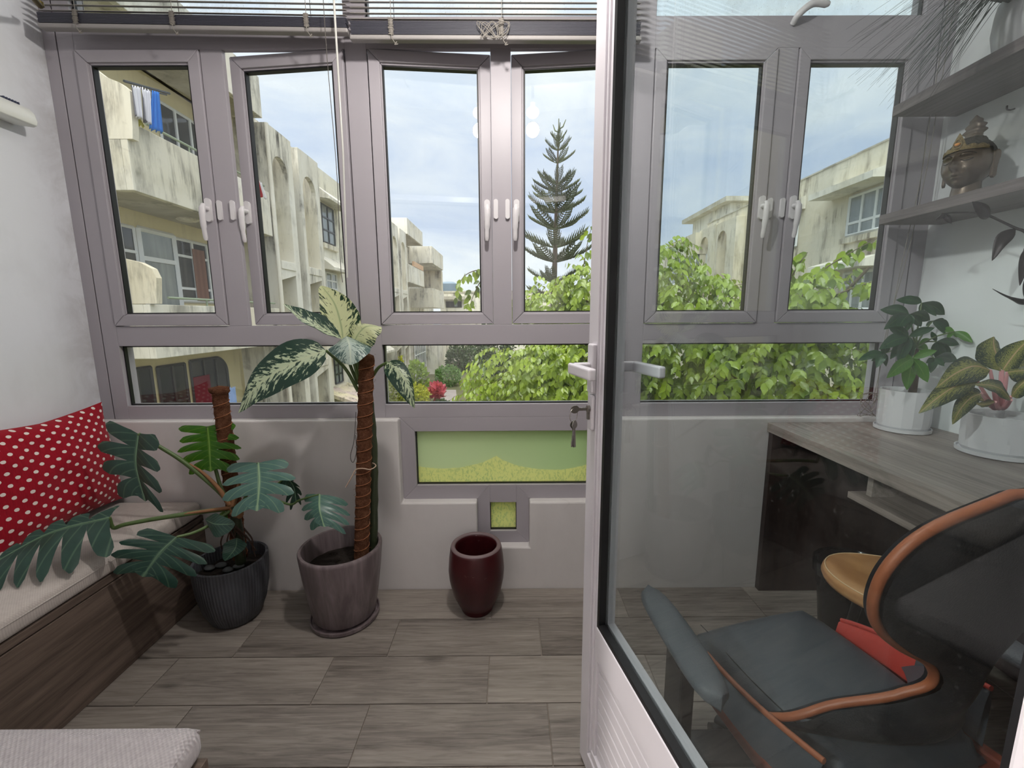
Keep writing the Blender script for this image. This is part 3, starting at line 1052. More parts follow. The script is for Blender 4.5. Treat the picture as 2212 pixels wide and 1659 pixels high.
# ================================================================== benches, cushions, pillow
def rounded(x0, x1, y0, y1, z0, z1, r, n=(20, 20, 6), puff=0.0, wob=0.0, seed=0, fs=6.0):
    """rounded box as one mesh, slightly crowned and creased on top"""
    from mathutils import noise as mn
    mb = MB()
    cx, cy, cz = (x0 + x1) / 2, (y0 + y1) / 2, (z0 + z1) / 2
    h = Vector(((x1 - x0) / 2, (y1 - y0) / 2, (z1 - z0) / 2))

    def mp(p):
        q = Vector((p[0] * h.x, p[1] * h.y, p[2] * h.z))
        inn = Vector([max(-(h[i] - r), min(h[i] - r, q[i])) for i in range(3)])
        d = q - inn
        if d.length > 1e-9:
            # keep points dense in the rounded rim
            q = inn + d.normalized() * r
        f = (1 - p[0] ** 4) * (1 - p[1] ** 4)
        if p[2] > 0:
            q.z += puff * f
        w = Vector((cx, cy, cz)) + q
        if wob and p[2] > -0.5:
            w.z += wob * f * mn.noise((w.x * fs + seed, w.y * fs, seed))
        return w
    a, b, c = n

    def lin_(k, m):
        u = -1 + 2 * k / m
        return math.copysign(1 - (1 - abs(u)) ** 1.6, u)
    for ax, (m1, m2) in (((2, 1), (a, b)), ((2, -1), (a, b)), ((1, 1), (a, c)), ((1, -1), (a, c)), ((0, 1), (b, c)), ((0, -1), (b, c))):
        rows = []
        for i in range(m1 + 1):
            row = []
            for j in range(m2 + 1):
                u, v = lin_(i, m1), lin_(j, m2)
                p = (u, v, ax[1]) if ax[0] == 2 else ((u, ax[1], v) if ax[0] == 1 else (ax[1], u, v))
                row.append(mp(p))
            rows.append(row)
        mb.grid(rows)
    return mb


bench_wood = wood('bench_wood', (62, 51, 46), (136, 119, 107), (14, 0.9, 14), 0.5, 0.35, contrast=(0.34, 0.68))
bench_wood2 = wood('bench_wood_b', (62, 51, 46), (136, 119, 107), (0.9, 14, 14), 0.5, 0.35, contrast=(0.34, 0.68))
cream = fabric('cream_cushion_fabric', (206, 197, 190), (180, 170, 164), 900, 0.2)
linen = fabric('coarse_light_grey_weave', (214, 208, 208), (168, 160, 164), 700, 0.7)
BX, BZ = -1.388, 0.372
bench = empty('storage_bench', ((XL + BX) / 2, 1.2, 0), 'long dark wood storage bench along the left wall', 'bench')
box('front_panel', bench_wood, bench, BX - 0.018, BX, 0.76, YW - 0.002, 0.001, 0.342, 0.0015)
box('lid', bench_wood, bench, XL + 0.002, BX, 0.76, YW - 0.002, 0.347, BZ, 0.0015)
box('end_panel', bench_wood, bench, XL + 0.004, BX - 0.019, YW - 0.02, YW - 0.003, 0.001, 0.345)
box('back_panel', bench_wood, bench, XL + 0.003, XL + 0.02, 0.76, YW - 0.022, 0.001, 0.345)
c1 = empty('bench_cushion', ((XL + BX) / 2, 1.2, BZ), 'long flat cream fabric cushion on the wooden bench under the red pillow', 'cushion')
rounded(XL + 0.004, BX + 0.004, 0.765, YW - 0.006, BZ + 0.001, BZ + 0.070, 0.022, (16, 40, 6), 0.006, 0.012, 3, 9.0).build('pad', cream, c1, smooth=70)
zz_ = BZ + 0.047
MB().tube([(BX - 0.001, 0.79, zz_), (BX + 0.004, 1.2, zz_ + 0.001), (BX - 0.001, YW - 0.03, zz_)], 0.0028, 6).build('seam', cream, c1, smooth=60)

bench2 = empty('storage_bench', (-1.2, 0.45, 0), 'near wooden bench in the bottom left corner under a coarse cushion', 'bench')
B2X, B2Y = -0.615, 0.735
box('front_panel', bench_wood2, bench2, XL + 0.004, B2X, B2Y - 0.018, B2Y, 0.001, 0.342, 0.0015)
box('side_panel', bench_wood, bench2, B2X - 0.018, B2X, 0.17, B2Y - 0.019, 0.001, 0.342, 0.0015)
box('lid', bench_wood2, bench2, XL + 0.004, B2X, 0.17, B2Y, 0.347, BZ + 0.002, 0.0015)
c2 = empty('bench_cushion', (-1.2, 0.45, BZ), 'coarse woven pale grey cushion on the near bench, bottom left', 'cushion')
rounded(XL + 0.006, B2X - 0.006, 0.172, B2Y + 0.012, BZ + 0.003, BZ + 0.074, 0.026, (26, 20, 8), 0.010, 0.004, 5, 7.0).build('pad', linen, c2, smooth=70)
MB().tube(catmull([(XL + 0.03, B2Y + 0.004, BZ + 0.060), (-1.2, B2Y + 0.005, BZ + 0.061), (B2X - 0.06, B2Y + 0.004, BZ + 0.061), (B2X - 0.030, B2Y - 0.004, BZ + 0.061), (B2X - 0.016, B2Y - 0.022, BZ + 0.061), (B2X - 0.012, B2Y - 0.05, BZ + 0.061), (B2X - 0.012, 0.5, BZ + 0.061), (B2X - 0.013, 0.2, BZ + 0.060)], 5), 0.0032, 6).build('piping', linen, c2, smooth=60)

# red pillow with white dots
m, t = newmat('red_dotted_fabric')
uv = t.coord('UV')
su = t.sep(uv)
N_ = 10.0
r_ = t.math('MULTIPLY', su[1], N_ * 2)
row = t.math('FLOOR', r_)
fy = t.math('SUBTRACT', t.math('FRACT', r_), 0.5)
fx = t.math('SUBTRACT', t.math('FRACT', t.math('ADD', t.math('MULTIPLY', su[0], N_), t.math('MULTIPLY', row, 0.5))), 0.5)
d2 = t.math('ADD', t.math('MULTIPLY', t.math('MULTIPLY', fx, 2.0), t.math('MULTIPLY', fx, 2.0)), t.math('MULTIPLY', fy, fy))
dd = t.math('ADD', t.math('SQRT', d2), t.math('MULTIPLY_ADD', t.noise(uv, 60, 3), 0.10, -0.05))
dot = t.math('LESS_THAN', dd, 0.29)
th = t.noise(t.mapping(uv, (220, 14, 1)), 1.0, 4, 0.7)
red = t.mix(th, lin((112, 8, 26)), lin((190, 26, 46)))
colr = t.mix(dot, red, lin((236, 226, 218)))
finish(t, principled(t, colr, 0.9, 0, 0.15, Sheen_Weight=0.15, Normal=bump(t, th, 0.3, 0.002)))
red_dots = m


def pillow(name, mat, origin, ux, uy, S, H, T, label, n=26):
    """origin = middle of lower edge; ux along the edge, uy up the pillow"""
    ux, uy = Vector(ux).normalized(), Vector(uy).normalized()
    nn = ux.cross(uy).normalized()
    mb = MB()
    mb.uv = []
    from mathutils import noise as mn
    for sgn in (1, -1):
        rows = []
        for i in range(n + 1):
            row = []
            for j in range(n + 1):
                u, v = -1 + 2 * i / n, -1 + 2 * j / n
                pin = 1 - 0.06 * (1 - v * v) * abs(u) ** 3
                pin2 = 1 - 0.06 * (1 - u * u) * abs(v) ** 3
                th_ = T * (max(0, 1 - u ** 2) ** 0.55) * (max(0, 1 - v ** 2) ** 0.5)
                th_ *= 1 + 0.25 * mn.noise((u * 2.2, v * 2.2, 3.0 * sgn))
                sag = -0.015 * (1 - abs(u))
                row.append(Vector(origin) + ux * (u * pin * S / 2) + uy * ((v * pin2 + 1) * H / 2 + sag * (v > 0) * v) + nn * (sgn * th_))
                mb.uv.append(((u + 1) / 2, (v + 1) / 2))
            rows.append(row)
        mb.grid(rows)
    return mb.build(name, mat, None, smooth=80, label=label, category='pillow')


pillow('pillow', red_dots, (-1.712, 1.555, BZ + 0.090), (0.02, 1, 0.02), (-0.13, 0.02, 1), 0.50, 0.43, 0.065, 'red pillow with white polka dots leaning in the window corner')
# ================================================================== leaf builders
def P3(q):
    return at_y(q[0], q[1], q[2])


def prof_ovate(s):
    return max(0.0, (math.sin(PI * min(1, s) ** 0.72)) ** 0.85) if 0 < s < 1 else 0.0


def prof_lance(s):
    return max(0.0, math.sin(PI * s ** 0.9)) ** 0.8 if 0 < s < 1 else 0.0


def prof_broad(s):
    return min(1.0, 2.3 * s ** 0.7) * max(0.0, 1 - s ** 2.6) ** 0.8 if 0 < s < 1 else 0.0


def leaf_mesh(axis, Lv, Rv, prof=prof_ovate, ns=14, nv=3, cup=0.0, wave=0.0, thick=0.0):
    """blade around a midrib polyline; Lv / Rv are the two half-width vectors at the widest place"""
    Lv, Rv = Vector(Lv), Vector(Rv)
    nrm = Lv.cross(axis[-1] - axis[0])
    nrm = nrm.normalized() if nrm.length > 1e-9 else Vector((0, 0, 1))
    mb = MB()
    mb.uv = []
    rows = []
    for i in range(ns + 1):
        s = i / ns
        a = sample(axis, s)
        w = max(prof(s), 0.012)
        row = []
        for j in range(-nv, nv + 1):
            v = j / nv
            k = abs(v)
            p = a + (Lv if j < 0 else Rv) * (w * k)
            p = p + nrm * (cup * w * k * k * Lv.length + wave * w * k * Lv.length * math.sin(s * 17 + (2 if j < 0 else 0)))
            row.append(p)
            mb.uv.append((s, v * (0.3 + 0.7 * w)))
        rows.append(row)
    mb.grid(rows)
    return mb


def pxleaf(parent, mat, axis, L, R, sL=0.42, prof=prof_ovate, name='leaf', cup=0.0, wave=0.04, ns=14, nv=3, **kw):
    """axis: list of (px, py, Y); L, R: where the two margins lie beside the widest place"""
    ax = catmull([P3(a) for a in axis], 5)
    c = sample(ax, sL)
    return leaf_mesh(ax, P3(L) - c, P3(R) - c, prof, ns, nv, cup, wave).build(name, mat, parent, smooth=80, **kw)


def stalk(parent, mat, pts, r0, r1, name='petiole', n=8):
    ps = catmull([P3(p) if len(p) == 3 and not isinstance(p, Vector) else p for p in pts], 5)
    rs = [r0 + (r1 - r0) * i / (len(ps) - 1) for i in range(len(ps))]
    return MB().tube(ps, rs, n).build(name, mat, parent, smooth=70)


# variegated dieffenbachia leaf: pale centre, dark feathered margin, blotches along the side veins
def variegated(name, pale, dark, edge=0.55, trans=0.3, streak=7.0, thr=0.5, midrib=None, rough=0.35):
    m, t = newmat(name)
    uv = t.coord('UV')
    s = t.sep(uv)
    u, v = s[0], t.math('ABSOLUTE', s[1])
    rnd = t.math('MULTIPLY', t.n('ObjectInfo').outputs['Random'], 50.0)
    along = t.math('SUBTRACT', u, t.math('MULTIPLY', v, 0.28))
    vec = t.n('CombineXYZ', None, X=t.math('MULTIPLY', along, streak * 3.2), Y=t.math('MULTIPLY', s[1], streak * 0.55), Z=rnd).outputs[0]
    nz = t.noise(vec, 1.0, 4, 0.6, 0.5)
    f = t.math('ADD', nz, t.math('MULTIPLY', t.math('SUBTRACT', v, edge), 0.26))
    mask = t.ramp(f, [(thr - 0.03, (0, 0, 0)), (thr + 0.03, (1, 1, 1))])
    col = t.mix(mask, lin(pale), lin(dark))
    if midrib:
        mr = t.math('SUBTRACT', 1.0, t.math('DIVIDE', v, 0.07), clamp=True)
        col = t.mix(t.math('MULTIPLY', mr, 0.9), col, lin(midrib))
    p = principled(t, col, rough, 0, 0.5)
    tl = t.n('BsdfTranslucent', None, Color=t.mix(1.0, col, (1.15, 1.15, 0.55), 'MULTIPLY'))
    finish(t, t.n('MixShader', None, Fac=trans, i1=p, i2=tl))
    return m


dieff = variegated('dieffenbachia_leaf', (212, 218, 180), (34, 62, 44), 0.5, 0.42, 6.0, 0.56, (150, 170, 130))
dieff_dark = variegated('dieffenbachia_leaf_dark', (190, 204, 176), (34, 62, 52), 0.35, 0.3, 7.5, 0.48, (196, 206, 176))
dieff_silver = variegated('dieffenbachia_leaf_silver', (176, 192, 184), (62, 92, 88), 0.5, 0.25, 8.0, 0.5, (205, 215, 200))
green_stem = plain('green_stem', (86, 108, 60), 0.45, var=0.15)
dark_stem = plain('dark_green_stem', (52, 60, 40), 0.5, var=0.3, scale=30)
coir_mat, t = newmat('coir_fibre')
co = t.coord()
fz = t.noise(t.mapping(co, (1, 1, 2.0)), 160, 5, 0.75, 1.5)
fb = t.noise(co, 35, 3)
col = t.ramp(t.math('MULTIPLY_ADD', fz, 0.7, t.math('MULTIPLY', fb, 0.3)), [(0.34, lin((74, 44, 30))), (0.5, lin((124, 80, 58))), (0.66, lin((178, 130, 100)))])
finish(t, principled(t, col, 0.95, 0, 0.1, Normal=bump(t, fz, 1.0, 0.01)))
twine_mat = plain('twine', (150, 96, 64), 0.9, bmp=(300, 0.4))
soil = plain('potting_soil', (38, 30, 25), 0.95, var=0.5, scale=60, bmp=(90, 1.0))


def coir_pole(parent, base, top, r, nwrap=17, cap=False, seed=1):
    from mathutils import noise as mn
    base, top = Vector(base), Vector(top)
    mb = MB()
    N, K = 90, 20
    rows = []
    ax = (top - base).normalized()
    a = ax.orthogonal().normalized()
    b = ax.cross(a)
    for i in range(N + 1):
        s = i / N
        c = base.lerp(top, s)
        end = 1.0 if s < 0.985 else max(0.0025, 1 - ((s - 0.985) / 0.015) ** 2) ** 0.5
        if cap and s > 0.965:
            end = 1.28 if s < 0.99 else max(0.05, 1.28 * max(0.0, 1 - ((s - 0.99) / 0.01) ** 2) ** 0.5)
        row = []
        for k in range(K):
            th = 2 * PI * k / K
            rr = r * end * (1 + 0.05 * mn.noise((math.cos(th) * 3, math.sin(th) * 3, s * 40 + seed)) + 0.05 * math.sin(s * nwrap * 2 * PI + th))
            row.append(c + (a * math.cos(th) + b * math.sin(th)) * rr)
        rows.append(row)
    mb.grid(rows, close=True)
    mb.f.append(tuple(len(mb.v) - K + k for k in range(K)))
    o = mb.build('coir_pole', coir_mat, parent, smooth=80, label='brown coir fibre pole')
    pts = [base.lerp(top, 0.02 + 0.95 * k / (nwrap * 12)) + (a * math.cos(k * PI / 6 + seed) + b * math.sin(k * PI / 6 + seed)) * (r * 1.05) for k in range(nwrap * 12 + 1)]
    MB().tube(pts, 0.0016, 5).build('twine', twine_mat, o, smooth=70)
    # loose fibres
    fb_ = MB()
    rn = random.Random(seed)
    for k in range(110):
        s, th = rn.random(), rn.uniform(0, 2 * PI)
        d = a * math.cos(th) + b * math.sin(th)
        p = base.lerp(top, s) + d * r
        q = p + d * rn.uniform(0.003, 0.010) + ax * rn.uniform(-0.012, 0.012)
        e = q + ax.cross(d) * rn.uniform(-0.012, 0.012)
        fb_.tube([p, q, e], [0.0006, 0.0005, 0.0003], 3, cap=False)
    fb_.build('loose_fibre', coir_mat, o, kind='stuff')
    return o


def pot(parent, c, prof, mat, n=72, mod=None, soil_r=None, soil_z=None, name='pot', soil_m=None):
    p = MB().lathe(prof, n, c, mod=mod).build(name, mat, parent, smooth=50)
    if soil_r:
        from mathutils import noise as mn
        m = MB()
        rows = []
        for i in range(9):
            rr = soil_r * i / 8
            rows.append([Vector(c) + Vector((rr * math.cos(2 * PI * k / 32), rr * math.sin(2 * PI * k / 32), soil_z + 0.012 * mn.noise((rr * 30 * math.cos(2 * PI * k / 32), rr * 30 * math.sin(2 * PI * k / 32), 1)))) for k in range(32)])
        m.grid(rows, close=True)
        m.build('soil', soil_m or soil, parent, smooth=60)
    return p


# ------------------------------------------------------------------ dieffenbachia on a coir pole
c = Vector((-0.705, 1.640, 0))
m, t = newmat('purple_grey_glaze')
co = t.coord()
st = t.noise(t.mapping(co, (26, 26, 1.6)), 1.0, 4, 0.6, 0.4)
colr = t.mix(t.ramp(st, [(0.42, (0, 0, 0)), (0.7, (1, 1, 1))]), lin((104, 92, 94)), lin((140, 128, 130)))
zc_ = t.sep(co)[2]
finish(t, principled(t, colr, 0.38, 0, 0.5, Normal=bump(t, st, 0.35, 0.006)))
purple = m
dl = empty('dieffenbachia', c, 'variegated dieffenbachia tied to a coir pole in a tall purple-grey pot', 'plant')
pot(dl, c, [(0.0, 0.022), (0.118, 0.022), (0.124, 0.03), (0.140, 0.12), (0.154, 0.22), (0.163, 0.308), (0.163, 0.318), (0.160, 0.322), (0.150, 0.322), (0.147, 0.316), (0.140, 0.22), (0.132, 0.20), (0, 0.20)], purple, 64, soil_r=0.143, soil_z=0.235)
MB().lathe([(0, 0.001), (0.125, 0.001), (0.137, 0.006), (0.139, 0.020), (0.134, 0.020), (0.130, 0.012), (0, 0.012)], 56, c).build('saucer', purple, dl, smooth=50)
yp = 1.640
pb, pt_ = at_y(781, 1196, yp), at_y(792, 762, yp)
pb = pb + (pb - pt_).normalized() * 0.05
coir_pole(dl, pb, pt_, 0.0285, 18, seed=2)
# old stem behind the pole, ringed with leaf scars, tied with twine
m = MB()
sp = [at_y(806, 1190, 1.69), at_y(808, 1080, 1.69), at_y(806, 960, 1.69), at_y(796, 860, 1.68), at_y(778, 800, 1.67), at_y(770, 770, 1.665)]
sp[0].z = 0.24
m.tube(catmull(sp, 6), [0.017 + 0.0015 * math.sin(k * 2.3) for k in range(31)], 10)
m.build('stem', dark_stem, dl, smooth=70)
tw = [at_y(a, b_, y_) for a, b_, y_ in ((747, 1052, 1.60), (760, 1030, 1.60), (768, 1015, 1.605), (783, 1012, 1.605), (800, 1014, 1.61), (812, 1006, 1.64), (800, 1000, 1.68), (770, 1012, 1.62))]
MB().tube(catmull(tw, 5), 0.0022, 6).build('tie', plain('tie_twine', (186, 160, 140), 0.9), dl, smooth=70)
Y0 = 1.62
pxleaf(dl, dieff_dark, [(704, 757, 1.58), (650, 777, 1.54), (590, 808, 1.51), (545, 845, 1.49), (515, 892, 1.48)], (590, 750, 1.55), (626, 834, 1.47), 0.45, prof_ovate, cup=-0.1, ns=18, nv=4)
pxleaf(dl, dieff, [(741, 735, 1.66), (736, 700, 1.68), (722, 655, 1.70), (694, 617, 1.71)], (688, 668, 1.69), (778, 668, 1.71), 0.48, prof_broad, cup=-0.15, ns=16, nv=4)
pxleaf(dl, dieff_dark, [(738, 732, 1.62), (700, 712, 1.62), (655, 690, 1.61), (612, 657, 1.60)], (682, 688, 1.68), (676, 722, 1.58), 0.42, prof_ovate, cup=0.3, ns=14)
pxleaf(dl, dieff, [(765, 737, 1.60), (778, 716, 1.60), (795, 704, 1.60), (824, 706, 1.62)], (752, 694, 1.64), (806, 738, 1.55), 0.45, prof_broad, cup=0.25, ns=14, nv=4)
pxleaf(dl, dieff_silver, [(748, 726, 1.63), (752, 735, 1.57), (756, 752, 1.52), (758, 788, 1.49)], (702, 752, 1.55), (802, 744, 1.55), 0.42, prof_broad, cup=-0.25, ns=14, nv=4)
pxleaf(dl, dieff_dark, [(836, 783, 1.62), (862, 800, 1.59), (884, 840, 1.57), (896, 882, 1.57)], (884, 803, 1.60), (850, 838, 1.57), 0.5, prof_ovate, cup=-0.1, ns=16, nv=4)
pxleaf(dl, dieff, [(776, 742, 1.66), (788, 748, 1.67), (796, 752, 1.68), (790, 760, 1.68)], (786, 738, 1.68), (780, 758, 1.66), 0.5, prof_broad)
pxleaf(dl, dieff, [(744, 730, 1.69), (762, 700, 1.72), (776, 690, 1.73), (780, 700, 1.74)], (768, 668, 1.74), (778, 712, 1.72), 0.5, prof_ovate)
for q in ([(774, 845, 1.64), (745, 795, 1.62), (704, 757, 1.58)], [(774, 830, 1.655), (757, 790, 1.655), (742, 735, 1.66)], [(775, 822, 1.64), (764, 780, 1.62), (752, 732, 1.62)],
          [(777, 815, 1.64), (771, 775, 1.62), (766, 738, 1.60)], [(779, 820, 1.65), (774, 770, 1.63), (750, 726, 1.63)], [(805, 812, 1.66), (818, 794, 1.64), (836, 783, 1.62)]):
    stalk(dl, green_stem, q, 0.0075, 0.005)
# thin support wire hanging beside the pole
MB().tube(catmull([at_y(769, 890, 1.60), at_y(765, 950, 1.60), at_y(757, 985, 1.60), at_y(763, 999, 1.60), at_y(770, 975, 1.60), at_y(768, 940, 1.60)], 5), 0.0012, 5).build('wire', plain('dark_wire', (60, 54, 50), 0.6), dl)

# ------------------------------------------------------------------ monstera
c = Vector((-1.165, 1.640, 0))
m, t = newmat('ribbed_charcoal_pot')
co = t.coord()
ang = t.math('ARCTAN2', t.sep(co)[1], t.sep(co)[0])
rib = t.math('SINE', t.math('MULTIPLY', ang, 70.0))
nz = t.noise(t.mapping(co, (20, 20, 3)), 1.0, 5, 0.7)
hz_ = t.noise(t.mapping(co, (3, 3, 90)), 1.0, 3)
colr = t.mix(t.math('MULTIPLY_ADD', nz, 0.8, t.math('MULTIPLY', rib, 0.08), clamp=True), lin((44, 46, 52)), lin((112, 114, 120)))
finish(t, principled(t, colr, 0.6, 0, 0.4, Normal=bump(t, t.math('MULTIPLY_ADD', rib, 0.5, hz_), 0.35, 0.004)))
charcoal = m
mo = empty('monstera', c, 'monstera with split leaves on a coir pole in a charcoal ribbed pot', 'plant')
pot(mo, c, [(0.0, 0.002), (0.080, 0.002), (0.092, 0.012), (0.116, 0.07), (0.130, 0.14), (0.136, 0.21), (0.137, 0.262), (0.1365, 0.268), (0.132, 0.270), (0.126, 0.268), (0.122, 0.2), (0.115, 0.17), (0, 0.17)], charcoal, 96, soil_r=0.1225, soil_z=0.215)
yp = 1.665
pb, pt_ = at_y(517, 1190, yp), at_y(473, 833, yp)
pb = pb + (pb - pt_).normalized() * 0.03
coir_pole(mo, pb, pt_, 0.0275, 15, cap=True, seed=5)
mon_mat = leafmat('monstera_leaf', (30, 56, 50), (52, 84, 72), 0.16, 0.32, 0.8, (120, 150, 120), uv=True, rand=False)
mon_light = leafmat('monstera_leaf_backlit', (44, 92, 26), (78, 134, 34), 0.5, 0.35, 0.8, (140, 180, 80), uv=True, rand=False)  # light shining through the blade is put into the brighter green
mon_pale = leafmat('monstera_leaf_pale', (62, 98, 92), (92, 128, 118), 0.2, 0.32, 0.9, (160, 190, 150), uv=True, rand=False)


def monstera(mat, base, tip, mid, L, R, lobes=5, cut=0.34, sweep=0.16, droop=0.10, seed=0, hole=True):
    """heart-shaped blade split into strap lobes: all points (px, py, Y)"""
    rn = random.Random(seed)
    ax = catmull([P3(base), P3(mid), P3(tip)], 8)
    c_ = sample(ax, 0.42)
    Lv, Rv = P3(L) - c_, P3(R) - c_
    alen = (ax[-1] - ax[0]).length
    mb = MB()
    mb.uv = []
    for sgn, V in ((-1, Lv), (1, Rv)):
        nrm = V.cross(ax[-1] - ax[0])
        nrm = nrm.normalized()
        if nrm.z < 0:
            nrm = -nrm
        tot = lobes

        def tuck(x):
            return -0.24 + 0.20 * min(1, x / 0.25) + sweep * 3.0 * max(0, x - 0.2)

        def edge_len(x):
            return 0.74 + 0.26 * math.sin(PI * min(1.0, x * 0.95 + 0.12)) - 0.42 * max(0, x - 0.55)
        for k in range(tot):
            s0, s1 = k / tot * 0.93, (k + 1) / tot * 0.93
            wl = rn.uniform(0.95, 1.05)
            g = rn.uniform(0.40, 0.58)
            rows = []
            for i in range(10):
                w = i / 9
                ins = 0.0 if w < cut else g * ((w - cut) / (1 - cut)) ** 0.75
                if w > 0.82:
                    ins = min(0.90, ins + ((w - 0.82) / 0.18) ** 2.2 * 0.5)
                row = []
                for j in range(5):
                    q = (j - 2) / 2 * (1 - ins)
                    lo = 0.0 if k == 0 and w < cut else 0.0
                    b0 = s0 + tuck(s0) * w * (0.35 + 0.65 * w)
                    b1 = s1 + tuck(s1) * w * (0.35 + 0.65 * w)
                    s = (b0 + b1) / 2 + (b1 - b0) / 2 * q
                    sc2 = s0 + (s1 - s0) * (q + 1) / 2
                    cl = max(0.0, min(1.0, s))
                    p = sample(ax, cl) + (ax[-1] - ax[0]) * (s - cl)
                    p = p + V * (w * wl * edge_len(sc2))
                    p = p - nrm * (droop * w * w * V.length) + nrm * (0.03 * V.length * (1 - q * q) * min(1, w * 2))
                    p = p - Vector((0, 0, 0.10 * w ** 3 * V.length))
                    row.append(p)
                    mb.uv.append((max(0, min(1, sc2)), sgn * w))
                rows.append(row)
            mb.grid(rows)
    # tip lobe
    rows = []
    for i in range(5):
        s = 0.86 + 0.14 * i / 4
        w = 0.34 * (1 - i / 4) ** 0.7 + 0.01
        p = sample(ax, s)
        rows.append([p + Lv * w, p + Lv * w * 0.5, p, p + Rv * w * 0.5, p + Rv * w])
        mb.uv += [(s, -w), (s, -w / 2), (s, 0), (s, w / 2), (s, w)]
    mb.grid(rows)
    # midrib
    n0 = len(mb.v)
    mb.tube(ax, [0.0032 - 0.0022 * i / (len(ax) - 1) for i in range(len(ax))], 6)
    mb.uv += [(0.5, 0.0)] * (len(mb.v) - n0)
    return mb.build('leaf', mat, mo, smooth=80)


monstera(mon_mat, (299, 937, 1.52), (314, 1083, 1.46), (294, 1005, 1.49), (205, 965, 1.50), (338, 1015, 1.45), 4, 0.26, 0.12, 0.10, 1)
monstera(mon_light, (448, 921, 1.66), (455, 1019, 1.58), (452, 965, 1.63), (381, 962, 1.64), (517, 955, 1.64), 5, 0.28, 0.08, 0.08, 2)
monstera(mon_pale, (558, 1000, 1.58), (555, 1104, 1.44), (560, 1045, 1.50), (474, 1042, 1.50), (632, 1030, 1.52), 4, 0.28, 0.10, 0.14, 3)
monstera(mon_pale, (690, 1068, 1.60), (700, 1138, 1.52), (690, 1100, 1.55), (646, 1100, 1.57), (756, 1108, 1.57), 4, 0.36, 0.10, 0.18, 4)
monstera(mon_mat, (618, 1030, 1.66), (640, 1085, 1.63), (634, 1050, 1.65), (610, 1070, 1.66), (650, 1050, 1.62), 4, 0.4, 0.1, 0.1, 5)
monstera(mon_mat, (236, 1118, 1.42), (-25, 1222, 1.22), (110, 1150, 1.33), (128, 1118, 1.37), (88, 1236, 1.19), 5, 0.26, 0.02, 0.10, 6)
monstera(mon_mat, (382, 1160, 1.42), (308, 1246, 1.34), (345, 1195, 1.38), (248, 1168, 1.36), (440, 1216, 1.38), 4, 0.26, 0.10, 0.12, 7)
pxleaf(mo, mon_mat, [(443, 1122, 1.50), (465, 1132, 1.47), (508, 1132, 1.46)], (470, 1108, 1.50), (466, 1162, 1.45), 0.35, prof_broad)
pxleaf(mo, mon_mat, [(512, 1162, 1.52), (508, 1185, 1.49), (486, 1212, 1.47)], (480, 1180, 1.48), (534, 1180, 1.50), 0.4, prof_broad)
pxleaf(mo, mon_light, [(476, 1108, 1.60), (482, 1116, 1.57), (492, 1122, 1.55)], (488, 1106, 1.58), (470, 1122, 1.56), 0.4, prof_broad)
brown_sheath = plain('dry_brown_sheath', (142, 100, 66), 0.7, var=0.2, scale=25)
node = (505, 1098, 1.60)
stalk(mo, green_stem, [node, (470, 1058, 1.59), (400, 1000, 1.56), (345, 965, 1.54), (299, 937, 1.52)], 0.0105, 0.006)
stalk(mo, brown_sheath, [(496, 1090, 1.59), (468, 1050, 1.582), (430, 1015, 1.572), (382, 988, 1.555)], 0.010, 0.002, 'sheath')
stalk(mo, green_stem, [node, (480, 1060, 1.60), (466, 1015, 1.62), (450, 960, 1.655), (448, 921, 1.66)], 0.008, 0.005)
stalk(mo, green_stem, [node, (525, 1085, 1.57), (545, 1035, 1.575), (558, 1000, 1.58)], 0.008, 0.005)
stalk(mo, green_stem, [node, (545, 1092, 1.60), (590, 1080, 1.62), (628, 1090, 1.62), (648, 1080, 1.61), (690, 1068, 1.60)], 0.006, 0.0035)
stalk(mo, green_stem, [node, (560, 1075, 1.64), (600, 1045, 1.66), (618, 1030, 1.66)], 0.006, 0.0035)
stalk(mo, green_stem, [node, (440, 1105, 1.55), (340, 1120, 1.48), (270, 1133, 1.44), (245, 1140, 1.43), (236, 1118, 1.42)], 0.010, 0.006)
stalk(mo, brown_sheath, [(505, 1096, 1.595), (450, 1103, 1.552), (400, 1110, 1.518), (350, 1120, 1.485)], 0.0085, 0.002, 'sheath')
stalk(mo, green_stem, [node, (460, 1130, 1.52), (420, 1150, 1.46), (382, 1160, 1.42)], 0.007, 0.005)
stalk(mo, brown_sheath, [(518, 1040, 1.62), (508, 1075, 1.60), (500, 1105, 1.59), (520, 1112, 1.58)], 0.006, 0.016, 'sheath')
stalk(mo, dark_stem, [(520, 1215, 1.62), (516, 1160, 1.61), (510, 1120, 1.60), (505, 1092, 1.60)], 0.020, 0.017, 'stem')
rn = random.Random(4)
root_m = plain('aerial_root', (64, 44, 34), 0.8)
for k in range(9):
    x0, x1 = rn.uniform(488, 530), rn.uniform(470, 560)
    stalk(mo, root_m, [(x0, rn.uniform(1105, 1150), 1.59), ((x0 + x1) / 2 + rn.uniform(-15, 15), 1165, 1.575), (x1, rn.uniform(1185, 1205), 1.58)], 0.0035, 0.002, 'aerial_root', 6)
